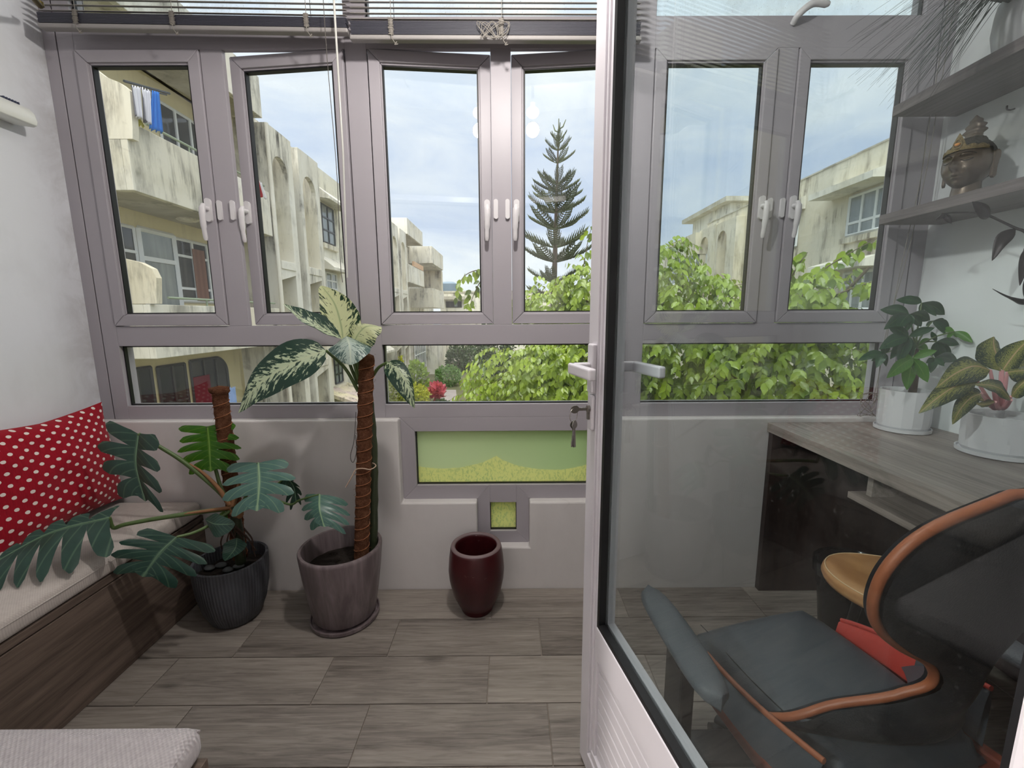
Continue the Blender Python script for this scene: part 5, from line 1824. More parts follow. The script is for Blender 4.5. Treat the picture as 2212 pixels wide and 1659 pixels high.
# seat pad: local +y is the front
ZS = 0.415
m = MB()
rows = []
for i in range(25):
    v = -1 + 2 * i / 24
    row = []
    for j in range(25):
        u = -1 + 2 * j / 24
        ww = 0.205 - 0.02 * max(0, -v)
        x = ww * math.copysign(abs(u) ** 0.8, u)
        y = 0.215 * math.copysign(abs(v) ** 0.8, v) - 0.01
        edge = max(abs(u), abs(v))
        z = ZS - 0.055 * max(0, edge - 0.72) ** 2 / 0.0784 + 0.010 * (1 - u * u) - (0.025 * max(0, v - 0.5))
        row.append(cp_(x, y, z))
    rows.append(row)
m.grid(rows)
bot = [[cp_(0.205 * (-1 + 2 * j / 24), 0.215 * (-1 + 2 * i / 24) - 0.01, ZS - 0.075) for j in range(25)] for i in range(25)]
m.grid(bot)
for k in range(24):
    m.add([rows[0][k], rows[0][k + 1], bot[0][k + 1], bot[0][k]], [(0, 1, 2, 3)])
    m.add([rows[24][k], rows[24][k + 1], bot[24][k + 1], bot[24][k]], [(0, 1, 2, 3)])
    m.add([rows[k][0], rows[k + 1][0], bot[k + 1][0], bot[k][0]], [(0, 1, 2, 3)])
    m.add([rows[k][24], rows[k + 1][24], bot[k + 1][24], bot[k][24]], [(0, 1, 2, 3)])
m.build('seat', leather, ch, smooth=60)
st_ = []
for k in range(33):
    st_.append(cp_(-0.150 - 0.02 * math.sin(k / 32 * PI), -0.20 + 0.40 * k / 32, ZS + 0.002 - 0.012 * abs(k / 16 - 1) ** 3))
MB().tube(st_, 0.0012, 5).build('stitching', rubber, ch)


# seat-back shell: low wings at both sides of the seat, rising to a narrow neck, then the broad upper back
def shell_half(zv):
    """half width and depth offset of the shell at height zv (0 seat .. 1 top)"""
    pts = [(0.0, 0.225, 0.05), (0.08, 0.205, 0.0), (0.16, 0.150, -0.005), (0.24, 0.075, -0.02), (0.31, 0.045, -0.03), (0.40, 0.075, -0.035), (0.50, 0.160, -0.04), (0.60, 0.225, -0.05), (0.72, 0.258, -0.065), (0.84, 0.252, -0.08), (0.93, 0.205, -0.092), (1.0, 0.09, -0.10)]
    for a, b_ in zip(pts, pts[1:]):
        if a[0] <= zv <= b_[0]:
            i = pts.index(a)
            p_, n_ = pts[max(0, i - 1)], pts[min(len(pts) - 1, i + 2)]
            f = (zv - a[0]) / (b_[0] - a[0])
            out = []
            for k in (1, 2):
                m0, m1 = (b_[k] - p_[k]) / (b_[0] - p_[0]) * (b_[0] - a[0]), (n_[k] - a[k]) / (n_[0] - a[0]) * (b_[0] - a[0])
                out.append(a[k] * (2 * f ** 3 - 3 * f * f + 1) + m0 * (f ** 3 - 2 * f * f + f) + b_[k] * (3 * f * f - 2 * f ** 3) + m1 * (f ** 3 - f * f))
            return out
    return pts[-1][1:]


Z0, Z1 = 0.440, 0.995
rows_in, rows_out, edgeL, edgeR = [], [], [], []
for i in range(61):
    zv = i / 60
    hw, dy = shell_half(zv)
    z = Z0 + (Z1 - Z0) * zv
    ri, ro = [], []
    for j in range(17):
        u = -1 + 2 * j / 16
        wrap = (0.11 if zv < 0.25 else max(0.012, 0.11 - (zv - 0.25) * 0.5)) * u * u * (hw / 0.22) ** 1.5
        y = -0.222 + dy + wrap
        zz2 = z - 0.035 * u * u * max(0.0, 1 - zv / 0.25)
        ri.append(cp_(hw * u, y + 0.014, zz2))
        ro.append(cp_(hw * u, y - 0.014 - 0.016 * (1 - u * u), zz2))
    rows_in.append(ri)
    rows_out.append(ro)
    edgeL.append(ri[0].lerp(ro[0], 0.5))
    edgeR.append(ri[-1].lerp(ro[-1], 0.5))
MB().grid(rows_in).build('backrest', leather, ch, smooth=70)
MB().grid(rows_out).build('back_shell', leather_back, ch, smooth=70)
top = [rows_in[-1][j].lerp(rows_out[-1][j], 0.5) for j in range(1, 16)]
MB().tube(edgeL + top + edgeR[::-1], 0.0080, 10).build('piping', copper, ch, smooth=70)
# side wings of the seat wrapping forward, right one with the red patch
for sg, nm in ((-1, 'left'), (1, 'right')):
    rows = []
    rim = []
    for i in range(15):
        f = i / 14
        y = -0.205 + 0.30 * f
        x = sg * (0.218 + 0.012 * math.sin(f * PI))
        h = 0.070 * (1 - f) ** 0.8 + 0.004 if sg > 0 else 0.035 * (1 - f) + 0.004
        rows.append([cp_(x - sg * 0.018, y, ZS - 0.03), cp_(x - sg * 0.010, y, ZS + h * 0.6), cp_(x, y, ZS + h), cp_(x + sg * 0.010, y, ZS + h * 0.5), cp_(x + sg * 0.008, y, ZS - 0.07)])
        rim.append(cp_(x, y, ZS + h + 0.002))
    w_ = MB().grid(rows[:7]).build('side_wing', leather, ch, smooth=70)
    MB().grid(rows[6:]).build('side_patch', redl if sg > 0 else leather, ch, smooth=70, **({'label': 'red leather patch'} if sg > 0 else {}))
    MB().tube(rim, 0.006, 8).build('wing_piping', redl if sg > 0 else copper, ch, smooth=70)
# left armrest pad with its upright, and the bentwood runner under the seat
aL = [at_z(1400, 1262, 0.572), at_z(1560, 1506, 0.572)]
m = MB()
d = (aL[1] - aL[0])
n_ = 18
rows = []
for i in range(n_ + 1):
    s_ = i / n_
    w = 0.036 * min(1, (1 - abs(2 * s_ - 1) ** 7)) ** 0.5 * (0.86 + 0.14 * math.sin(PI * s_)) + 0.001
    p = aL[0] + d * s_ + Vector((0, 0, -0.016 + 0.003 * math.sin(PI * s_)))
    rows.append([p + Vector((w * math.cos(a), 0, 0.016 * math.copysign(abs(math.sin(a)) ** 0.7, math.sin(a)))) for a in [2 * PI * k / 20 for k in range(20)]])
m.grid(rows, close=True)
m.f.append(tuple(range(19, -1, -1)))
m.f.append(tuple(len(m.v) - 20 + k for k in range(20)))
arm = m.build('armrest', armm, ch, smooth=60)
mid = aL[0].lerp(aL[1], 0.55)
up = MB()
up.box(mid.x - 0.016, mid.x + 0.014, mid.y - 0.045, mid.y + 0.045, 0.30, 0.538)
up.box(mid.x - 0.03, mid.x + 0.03, mid.y - 0.055, mid.y + 0.055, 0.5385, 0.552)
up.box(mid.x - 0.016, 0.62, mid.y - 0.04, mid.y + 0.04, 0.285, 0.3)
up.build('arm_upright', base_m, arm, bevel=0.006)
MB().beam(cp_(-0.232, -0.24, 0.325), cp_(-0.205, 0.20, 0.335), 0.028, 0.045).build('bentwood_runner', cherry, ch, bevel=0.005)
MB().beam(cp_(0.232, -0.24, 0.325), cp_(0.205, 0.20, 0.335), 0.028, 0.045).build('bentwood_runner', cherry, ch, bevel=0.005)
# right armrest
rr_ = arm.copy()
rr_.data = arm.data
COL.objects.link(rr_)
rr_.parent = ch
rr_.location = CM.to_3x3().inverted() @ Vector((0.665, 0.06, 0))
# gas column, star base, castors
MB().tube([cp_(0, -0.01, 0.10), cp_(0, -0.01, ZS - 0.076)], 0.028, 20).build('gas_column', base_m, ch, smooth=50)
for k in range(5):
    a = 2 * PI * k / 5 + 0.6
    e = cp_(0.225 * math.cos(a), 0.225 * math.sin(a) - 0.01, 0.075)
    MB().tube([cp_(0.02 * math.cos(a), 0.02 * math.sin(a) - 0.01, 0.115), e], [0.026, 0.016], 10, flat=0.7).build('base_arm', base_m, ch, smooth=50)
    MB().tube([e + Vector((-0.014, 0, -0.049)), e + Vector((0.014, 0, -0.049))], 0.0255, 18).build('castor', base_m, ch, smooth=40)
# ================================================================== outside: courtyard between apartment blocks
GZ = -3.15
cream = concrete('cream_render', (230, 225, 206), patch=(238, 235, 224), amount=0.9)
cream2 = concrete('pale_render', (238, 235, 226), amount=1.0, patch=(226, 220, 203), scale=0.8)
cream3 = concrete('beige_render', (224, 214, 190), amount=0.85, dirt=(92, 82, 68), patch=(234, 228, 212), scale=0.9)
inner = concrete('warm_cream_recess', (230, 218, 178), amount=0.2, patch=(222, 210, 168))
soffit = concrete('grey_soffit', (214, 210, 198), amount=0.45, patch=(178, 172, 154), scale=1.4)
white_frame = plain('white_window_frame', (236, 238, 238), 0.4)
dark_frame = plain('dark_steel_window_frame', (54, 58, 60), 0.4)
dark_glass, t = newmat('facade_glass')
finish(t, principled(t, (0.035, 0.042, 0.045), 0.06, 0, 0.6))
pale_glass, t = newmat('facade_glass_pale')
co = t.n('NewGeometry').outputs['Position']
finish(t, principled(t, t.mix(t.noise(t.mapping(co, (5, 5, 0.4)), 2.0, 3), (0.10, 0.13, 0.14), (0.42, 0.46, 0.46)), 0.1, 0, 0.6))
curtain_m = fabric('brown_curtain', (150, 110, 92), (112, 78, 64), 40, 0.3)


def fx_window(parent, x, y0, y1, z0, z1, cols=(1,), rows=(1,), frame=white_frame, gmat=dark_glass, arch=None, face=1, fw=0.055):
    """window in a facade of constant x; face=+1 looks towards +x; arch rounds the far upper corner"""
    d = 0.05 * face
    m = MB()
    w, h = y1 - y0, z1 - z0
    r = (arch or 0) * min(w, h)

    def top_at(y):
        if not r or y < y1 - r:
            return z1
        return z1 - r + math.sqrt(max(0, r * r - (y - (y1 - r)) ** 2))
    outer = [(y0, z0), (y1, z0)]
    if r:
        outer += [(y1 - r + r * math.cos(a), z1 - r + r * math.sin(a)) for a in [PI / 2 * k / 8 for k in range(9)]]
    else:
        outer += [(y1, z1)]
    outer += [(y0, z1)]
    # frame as bars round the outline
    for a, b in zip(outer, outer[1:] + outer[:1]):
        m.beam((x + d / 2, a[0], a[1]), (x + d / 2, b[0], b[1]), 0.05, fw, (1, 0, 0)) if False else m.tube([(x + d / 2, a[0], a[1]), (x + d / 2, b[0], b[1])], fw * 0.62, 4)
    sy = sum(cols)
    yy = y0
    for c_ in cols[:-1]:
        yy += w * c_ / sy
        m.box(x, x + d, yy - fw / 2, yy + fw / 2, z0, top_at(yy))
    sz = sum(rows)
    zz = z0
    for c_ in rows[:-1]:
        zz += h * c_ / sz
        m.box(x, x + d * 0.9, y0, y1 if zz < z1 - r else y1 - r * 0.15, zz - fw / 2, zz + fw / 2)
    f = m.build('window', frame, parent)
    # one pane per light
    ys, zs = [y0], [z0]
    for c_ in cols:
        ys.append(ys[-1] + w * c_ / sy)
    for c_ in rows:
        zs.append(zs[-1] + h * c_ / sz)
    for i in range(len(cols)):
        for j in range(len(rows)):
            a, b, c0, c1 = ys[i], ys[i + 1], zs[j], zs[j + 1]
            poly = [(a, c0), (b, c0)]
            if r and i == len(cols) - 1 and j == len(rows) - 1:
                rr = min(r, b - a, c1 - c0)
                poly += [(b - rr + rr * math.cos(t_), c1 - rr + rr * math.sin(t_)) for t_ in [PI / 2 * k / 6 for k in range(7)]]
            else:
                poly += [(b, c1)]
            poly += [(a, c1)]
            MB().prism(poly, lambda u, v, w_: (w_, u, v), x + d * 0.2, x + d * 0.35).build('pane', gmat, f)
    return f


def Yx(px, py, X):
    return at_x(px, py, X).y


def Zx(px, py, X):
    return at_x(px, py, X).z


# ------------------------------------------------------------------ long block on the left
XB, XW, XN = -6.2, -7.45, -6.75
lb = empty('apartment_building', (-8, 20, GZ), 'long weathered cream apartment block on the left with balconies and arched niches', 'building')
box('wall', inner, lb, XW - 0.5, XW, 5.5, 11.9, GZ, 6.2)
box('wall', cream, lb, XN - 0.6, XN, 11.7, 26.6, GZ, 6.45)
box('wall', cream2, lb, XW - 0.5, XW, 26.6, 42.0, GZ, 6.2)
box('roof', soffit, lb, XW - 3.0, XN - 0.6, 5.5, 42.0, 6.2, 6.40)
box('end_wall', cream, lb, XW - 3.0, XN - 0.1, 5.4, 5.6, GZ, 6.2)
fas = [(6.18, 7.12), (3.33, 4.42), (0.535, 1.48), (-2.30, -1.4)]


def balcony(Y0, Y1, levels, mat, near_screen=True):
    for k in levels:
        z0, z1 = fas[k]
        box('balcony_slab', soffit, lb, XW, XB - 0.12, Y0 + 0.12, Y1 - 0.12, z0 + 0.02, z0 + 0.16)
        box('parapet', mat, lb, XB - 0.12, XB, Y0, Y1, z0, z1, 0.01)
        box('parapet_end', mat, lb, XW, XB - 0.121, Y0, Y0 + 0.12, z0, z1, 0.01)
        box('parapet_end', mat, lb, XW, XB - 0.121, Y1 - 0.12, Y1, z0, z1, 0.01)


Y0b, Y1b = 7.5, 11.68
balcony(Y0b, Y1b, (0, 1, 2, 3), cream2)
# near side screens, stepped and curved down to the parapet
for pts, zmax in (([(-30, 100), (195, 141), (228, 166), (258, 178), (281, 196), (287, 275), (287, 300), (-30, 300)], None), ([(150, 545), (255, 556), (300, 566), (328, 580), (338, 600), (339, 656), (150, 656)], None)):
    poly = [(at_y(a, b, Y0b).x, at_y(a, b, Y0b).z) for a, b in pts]
    MB().prism(poly, lambda u, v, w: (u, w, v), Y0b - 0.005, Y0b + 0.115).build('side_screen', cream3, lb)
for k, z in ((1, 4.42), (2, 1.48)):
    m = MB().tube([(XB - 0.06, Y0b + 0.5, z + 0.13), (XB - 0.06, Y1b - 0.1, z + 0.13)], 0.022, 8)
    for yy in (9.0, 10.3, 11.3):
        m.tube([(XB - 0.06, yy, z), (XB - 0.06, yy, z + 0.13)], 0.018, 6)
    m.build('handrail', plain('pale_green_pipe_%d' % k, (150, 164, 140), 0.5), lb, smooth=60)
# doors and windows of the recess, measured on the recess wall
W_ = lambda a, b: at_x(a, b, XW)
fx_window(lb, XW, W_(225, 520).y, W_(289, 520).y, W_(270, 600).z, W_(270, 488).z, (1, 1), (1.1, 1), white_frame, dark_glass)
dr = fx_window(lb, XW, W_(304, 560).y, W_(378, 560).y, 0.72, W_(340, 503).z, (1,), (3.0, 1), white_frame, pale_glass, fw=0.09)
aw = fx_window(lb, XW, W_(380, 560).y, W_(474, 560).y, W_(430, 652).z, W_(400, 520).z, (1, 1, 1), (0.8, 2, 1), white_frame, dark_glass, arch=0.28)
MB().box(XW + 0.05, XW + 0.056, W_(412, 560).y, W_(438, 560).y, W_(430, 650).z, W_(400, 535).z).build('curtain', curtain_m, aw)
box('curtain', curtain_m, aw, XW + 0.05, XW + 0.056, W_(452, 560).y, W_(466, 560).y, W_(430, 650).z, W_(430, 556).z)
fx_window(lb, XW, W_(345, 280).y, W_(436, 280).y, 4.0, W_(370, 236).z, (1, 1, 1), (1, 1.2), white_frame, dark_glass, arch=0.3)
for (a, b, top, ar) in ((258, 328, 797, None), (342, 402, 789, None), (414, 492, 774, 0.3)):
    fx_window(lb, XW, W_(a, 830).y, W_(b, 830).y, -2.2, W_((a + b) / 2, top).z, (1, 1, 1) if ar else (1, 1), (1, 1, 1), dark_frame, dark_glass, arch=ar)
box('curtain', plain('maroon_curtain', (120, 24, 44), 0.8), lb, XW + 0.052, XW + 0.06, W_(416, 850).y, W_(452, 850).y, -2.2, W_(430, 812).z)
# round ceiling light on the balcony soffit
p = at_z(405, 473, fas[1][0] + 0.02)
MB().lathe([(0, -0.06), (0.16, -0.05), (0.21, -0.02), (0.21, 0.0), (0, 0.0)], 24, (p.x, p.y, fas[1][0] + 0.02)).build('soffit_light', cream3, lb, smooth=40)


def niche_block(Y0, Y1, top=6.15):
    """projecting pier with three tall niches one above another, the top one arched"""
    x0, x1 = XN, XB
    box('pier', cream2, lb, x0, x1, Y0, Y0 + 0.16, GZ, top, 0.01)
    box('pier', cream2, lb, x0, x1, Y1 - 0.30, Y1, GZ, top, 0.01)
    a, b = Y0 + 0.16, Y1 - 0.30
    r = (b - a) / 2
    za = 5.50
    poly = [(a, top), (a, za - r)] + [((a + b) / 2 - r * math.cos(t_), za - r + r * math.sin(t_)) for t_ in [PI * k / 14 for k in range(1, 14)]] + [(b, za - r), (b, top)]
    MB().prism(poly, lambda u, v, w: (w, u, v), x1 - 0.14, x1).build('arch_head', cream2, lb)
    for z in (2.55, -0.35):
        box('niche_sill', cream2, lb, x0, x1 + 0.03, a, b, z, z + 0.22, 0.01)
        MB().prism([(a, z), (a, z - 0.3), (b, z - 0.12), (b, z)], lambda u, v, w: (w, u, v), x1 - 0.12, x1).build('niche_corbel', cream2, lb)
    MB().box(x0 + 0.002, x0 + 0.02, a, b, GZ, 5.2).build('niche_back', inner, lb)


niche_block(11.80, 13.05)
niche_block(13.45, 14.78)
niche_block(23.2, 24.7)
niche_block(25.1, 26.55)
MB().tube([(XB + 0.05, 11.74, GZ), (XB + 0.05, 11.74, 6.1)], 0.05, 10).build('rain_pipe', cream2, lb, smooth=60)
# plain stretch with hooded windows
for (a, b, zt, zb, fr) in ((694, 719, 440, 520, dark_frame), (704, 726, 588, 640, white_frame), (722, 738, 770, 830, dark_frame)):
    y0, y1 = Yx(a, (zt + zb) / 2, XN), Yx(b, (zt + zb) / 2, XN)
    z1, z0 = Zx(a, zt, XN), Zx(a, zb, XN)
    fx_window(lb, XN, y0, y1, z0, z1, (1, 1), (1, 1, 1), fr, pale_glass)
    MB().prism([(z1 + 0.10, 0.0), (z1 + 0.55, 0.0), (z1 + 0.12, 0.55), (z1 + 0.02, 0.55)], lambda u, v, w: (XN + v, w, u), y0 - 0.5, y1 + 0.6).build('window_hood', cream2, lb)
    box('window_sill', cream3, lb, XN, XN + 0.12, y0 - 0.15, y1 + 0.15, z0 - 0.22, z0 - 0.06)
for (y0, z1, z0) in ((19.2, 4.9, 3.6), (19.2, 2.0, 0.8), (21.0, -0.6, -1.8)):
    fx_window(lb, XN, y0, y0 + 1.3, z0, z1, (1, 1), (1, 1), dark_frame, pale_glass)
    MB().prism([(z1 + 0.10, 0.0), (z1 + 0.55, 0.0), (z1 + 0.12, 0.55), (z1 + 0.02, 0.55)], lambda u, v, w: (XN + v, w, u), y0 - 0.5, y0 + 1.9).build('window_hood', cream2, lb)
MB().prism([(-1.55, 0.0), (-1.40, 0.0), (-1.95, 1.5), (-2.05, 1.5)], lambda u, v, w: (XN + v, w, u), 15.2, 17.4).build('awning', concrete('stained_awning', (206, 186, 184), amount=1.2, scale=2.0), lb)
# far balconies, next stair of the same block
balcony(27.0, 31.6, (0, 1, 2), cream2)
box('parapet', cream2, lb, XW, XB + 0.5, 32.4, 37.5, 5.1, 6.3, 0.01)
box('balcony_slab', soffit, lb, XW, XB + 0.4, 32.5, 37.4, 5.0, 5.1)
box('parapet', cream2, lb, XW, XB + 0.5, 32.4, 37.5, 1.9, 3.3, 0.01)
box('parapet', plain('peach_panel', (214, 176, 142), 0.8), lb, XB - 0.1, XB + 0.02, 28.4, 31.4, 4.43, 4.75)
box('block_screen', cream3, lb, XW, XB + 0.45, 36.8, 37.4, 3.3, 5.0)
box('ground_block', cream2, lb, XW, XB + 0.6, 32.6, 37.2, GZ, 0.2)
fx_window(lb, XW, 28.0, 30.5, 2.3, 3.1, (1, 1, 1), (1,), dark_frame, dark_glass)
fx_window(lb, XB + 0.6, 32.9, 36.6, -0.9, 0.0, (1, 1, 1, 1, 1), (1, 1), white_frame, pale_glass)
fx_window(lb, XB, 27.6, 31.0, -3.0, -0.4, (1, 1, 1, 1, 1, 1), (2, 1), white_frame, dark_glass)

# washing on the near upper balcony
XT = XB + 0.17
rack = MB().tube([at_x(268, 175, XT), at_x(366, 202, XT)], 0.02, 6).tube([at_x(284, 186, XT), at_x(360, 205, XT)], 0.012, 6)
rk = rack.build('drying_rod', plain('dark_rod', (46, 52, 56), 0.5), None, smooth=50, label='dark drying rod hung from the balcony ceiling with washing on it', category='rod')


def cloth(name, label, mat, pts, X, amp=0.03, waves=5, cat='towel', group='washing hung on the left balcony'):
    """hanging cloth: quad given by four image points on the plane x = X"""
    a, b, c_, d_ = [at_x(p[0], p[1], X) for p in pts]
    rows = []
    for i in range(13):
        v = i / 12
        l, r = a.lerp(d_, v), b.lerp(c_, v)
        rows.append([l.lerp(r, j / 16) + Vector((amp * math.sin(j / 16 * waves * 2 * PI) * (0.3 + 0.7 * v), 0, 0.02 * math.sin(j * 1.3))) for j in range(17)])
    return MB().grid(rows).build(name, mat, None, smooth=80, solid=0.006, label=label, category=cat, group=group)


m, t = newmat('striped_towel')
s_ = t.sep(t.coord())[1]
bands = t.ramp(t.math('FRACT', t.math('MULTIPLY', s_, 4.2)), [(0.0, lin((228, 226, 236))), (0.35, lin((214, 212, 226))), (0.40, lin((112, 112, 120))), (0.62, lin((120, 118, 126))), (0.66, lin((232, 230, 238)))], 'CONSTANT')
finish(t, principled(t, bands, 0.9, 0, 0.1))
striped = m
cloth('towel', 'bright blue towel hanging at the right end of the balcony drying rod', plain('blue_cloth', (36, 120, 214), 0.9), [(328, 197), (344, 201), (353, 288), (322, 279)], XT + 0.02, 0.03, 3)
cloth('towel', 'white and grey striped towel hanging left of the blue towel', striped, [(284, 186), (304, 190), (309, 258), (292, 252)], XT + 0.02, 0.02, 3)
cloth('towel', 'grey striped sheet hanging between the white towel and the blue towel', striped, [(306, 190), (327, 197), (326, 268), (310, 262)], XT + 0.02, 0.03, 4)
cloth('cloth', 'small yellow cloth draped over the left balcony parapet', plain('yellow_cloth', (214, 206, 50), 0.9), [(291, 240), (294, 242), (313, 276), (289, 266)], XB + 0.06, 0.02, 3, 'cloth')
XT2 = XB + 0.08
cloth('garment', 'dark grey garment hanging leftmost on the second balcony', plain('grey_cloth', (70, 74, 82), 0.9), [(547, 386), (553, 389), (561, 424), (553, 420)], XT2, 0.02, 2, 'garment')
cloth('garment', 'red garment hanging between grey and white garments', plain('red_cloth', (206, 30, 48), 0.9), [(553, 388), (560, 392), (569, 424), (562, 426)], XT2 + 0.07, 0.02, 2, 'garment')
cloth('garment', 'white garment hanging rightmost beside the red one', plain('white_cloth', (232, 228, 234), 0.9), [(560, 392), (565, 396), (577, 430), (570, 428)], XT2 + 0.14, 0.02, 2, 'garment')
cloth('cloth', 'pale blue shirt hung by the dark ground floor windows', plain('paleblue_cloth', (150, 176, 226), 0.9), [(492, 838), (508, 836), (512, 872), (494, 874)], XB - 0.3, 0.02, 2, 'shirt')

# ------------------------------------------------------------------ block on the right
XRB = 11.5
rb = empty('apartment_building', (13, 20, GZ), 'beige apartment block on the right with hooded windows and two arched niches', 'building')
R_ = lambda a, b: at_x(a, b, XRB)
box('wall', cream3, rb, XRB, XRB + 0.6, 8.0, 26.0, GZ, 6.45)
box('wall', cream3, rb, XRB, XRB + 0.6, 26.0, 44.0, GZ, 6.0)
box('roof', soffit, rb, XRB + 0.6, XRB + 6.0, 8.0, 44.0, 6.0, 6.15)
box('coping', soffit, rb, XRB - 0.03, XRB + 0.63, 8.0, 26.0, 6.45, 6.50)
y1, y0 = R_(1836, 450).y, R_(1926, 450).y
fx_window(rb, XRB, y0, y1, R_(1880, 498).z, R_(1880, 412).z, (1, 1, 1), (1, 2.3), white_frame, pale_glass, face=-1, fw=0.08)
zt = R_(1880, 412).z
MB().prism([(zt + 0.12, 0.0), (zt + 0.62, 0.0), (zt + 0.30, 0.85), (zt + 0.10, 0.85)], lambda u, v, w: (XRB - v, w, u), y0 - 0.2, y1 + 0.9).build('window_hood', cream2, rb)
box('window_sill', cream3, rb, XRB - 0.15, XRB, y0 - 0.15, y1 + 0.15, R_(1880, 498).z - 0.26, R_(1880, 498).z - 0.08)
y1, y0 = R_(1822, 620).y, R_(1888, 620).y
fx_window(rb, XRB, y0, y1, R_(1850, 668).z, R_(1850, 588).z, (1, 1, 1), (2, 1), white_frame, pale_glass, face=-1, fw=0.08)
zt = R_(1850, 588).z
MB().prism([(zt + 0.12, 0.0), (zt + 0.5, 0.0), (zt + 0.30, 0.7), (zt + 0.10, 0.7)], lambda u, v, w: (XRB - v, w, u), y0 - 0.2, y1 + 0.9).build('window_hood', cream2, rb)
y1, y0 = R_(1706, 500).y, R_(1724, 500).y
fx_window(rb, XRB, y0, y1, R_(1715, 533).z, R_(1715, 466).z, (1,), (1, 2), white_frame, pale_glass, face=-1, fw=0.08)
zt = R_(1715, 466).z
MB().prism([(zt + 0.12, 0.0), (zt + 0.62, 0.0), (zt + 0.30, 0.85), (zt + 0.10, 0.85)], lambda u, v, w: (XRB - v, w, u), y0 - 0.3, y1 + 0.6).build('window_hood', cream2, rb)
for (a, b, top) in ((1527, 1563, 0), (1564, 1607, 0)):
    Ya, Yb = R_(b, 520).y, R_(a, 520).y
    zt = R_((a + b) / 2, 492).z if a < 1550 else R_(1590, 475).z
    xx1, xx0 = XRB, XRB - 0.45
    wd = Yb - Ya
    n0, n1 = Ya + wd * 0.42, Yb - wd * 0.10
    box('pier', cream3, rb, xx0, xx1, Ya, n0, GZ, zt, 0.01)
    box('pier', cream3, rb, xx0, xx1, n1, Yb, GZ, zt, 0.01)
    r = (n1 - n0) / 2
    za = zt - 0.45
    poly = [(n0, zt), (n0, za - r)] + [((n0 + n1) / 2 - r * math.cos(t_), za - r + r * math.sin(t_)) for t_ in [PI * k / 14 for k in range(1, 14)]] + [(n1, za - r), (n1, zt)]
    MB().prism(poly, lambda u, v, w: (w, u, v), xx0, xx0 + 0.14).build('arch_head', cream3, rb)
xb = XRB - 0.78
yb = at_x(1503, 500, xb).y
box('bay', cream3, rb, xb, XRB - 0.01, yb, yb + 4.4, 4.75, 5.95)
box('bay', cream3, rb, xb, XRB - 0.01, yb, yb + 4.4, GZ, 3.2)
box('bay_core', pale_glass, rb, xb + 0.1, XRB - 0.01, yb + 0.12, yb + 4.3, 3.2, 4.75)
fx_window(rb, xb + 0.06, yb + 0.06, yb + 4.3, 3.22, 4.73, (1, 1, 1, 1, 1), (2, 1), white_frame, pale_glass, face=-1, fw=0.09)
MB().box(xb, XRB - 0.02, yb, yb + 0.06, 3.9, 4.0).box(xb, xb + 0.12, yb, yb + 0.1, 3.2, 4.75).box(XRB - 0.1, XRB - 0.02, yb, yb + 0.1, 3.2, 4.75).build('bay_frame', white_frame, rb)
box('roof_house', cream2, rb, XRB + 1.0, XRB + 4.5, 25.5, 30.5, 6.15, 7.5)
box('roof_slab', soffit, rb, XRB + 0.5, XRB + 5.0, 25.0, 31.2, 7.5, 7.75)

# ------------------------------------------------------------------ block closing the far end
YE = 41.0
eb = empty('apartment_building', (2, YE, GZ), 'plain cream building closing the far end of the courtyard', 'building')
ze = at_y(1000, 632, YE).z
box('wall', cream, eb, -6.6, 11.0, YE, YE + 0.5, GZ, ze)
box('coping', soffit, eb, -6.6, 11.0, YE - 0.08, YE + 0.55, ze, ze + 0.15)
for (a, b, t0, t1) in ((964, 997, 651, 664), (965, 999, 761, 772), (1058, 1085, 651, 664)):
    p, q = at_y(a, t0, YE), at_y(b, t1, YE)
    fr = MB().box(p.x, q.x, YE - 0.06, YE, p.z, p.z - 0.08).box(p.x, q.x, YE - 0.06, YE, q.z, q.z + 0.08)
    for k in range(5):
        xx = p.x + (q.x - p.x) * k / 4
        fr.box(xx - 0.03, xx + 0.03, YE - 0.06, YE, q.z, p.z)
    f = fr.build('window', dark_frame, eb)
    for k in range(4):
        box('pane', dark_glass if k != 2 else pale_glass, f, p.x + (q.x - p.x) * k / 4, p.x + (q.x - p.x) * (k + 1) / 4, YE - 0.03, YE - 0.01, q.z, p.z)
    box('window_hood', soffit, eb, p.x - 0.2, q.x + 0.3, YE - 0.5, YE, p.z + 0.15, p.z + 0.45)
tk = at_y(967, 628, YE + 2)
MB().lathe([(0, 0), (0.9, 0), (0.9, 0.9), (0.5, 1.1), (0, 1.15)], 28, (tk.x, YE + 3, ze + 0.1)).build('water_tank', plain('blue_grey_tank', (120, 140, 156), 0.5), eb, smooth=40)

# ------------------------------------------------------------------ ground and path
gm, t = newmat('courtyard_soil_and_grass')
co = t.n('NewGeometry').outputs['Position']
finish(t, principled(t, t.mix(t.noise(co, 0.9, 6, 0.65), lin((58, 70, 38)), lin((118, 112, 82))), 0.95))
MB().box(-60, 60, 2.0, 90, GZ - 0.3, GZ).build('ground', gm, None, **STR)
pv = plain('path_paving', (150, 142, 140), 0.9, var=0.2, scale=3)
pa = [at_z(x_, y_, GZ + 0.02) for x_, y_ in ((938, 900), (990, 900), (985, 842), (958, 842))]
MB().add(pa + [p_ - Vector((0, 0, 0.1)) for p_ in pa], [(0, 1, 2, 3), (7, 6, 5, 4), (0, 4, 5, 1), (1, 5, 6, 2), (2, 6, 7, 3), (3, 7, 4, 0)]).build('path', pv, None, **STR)


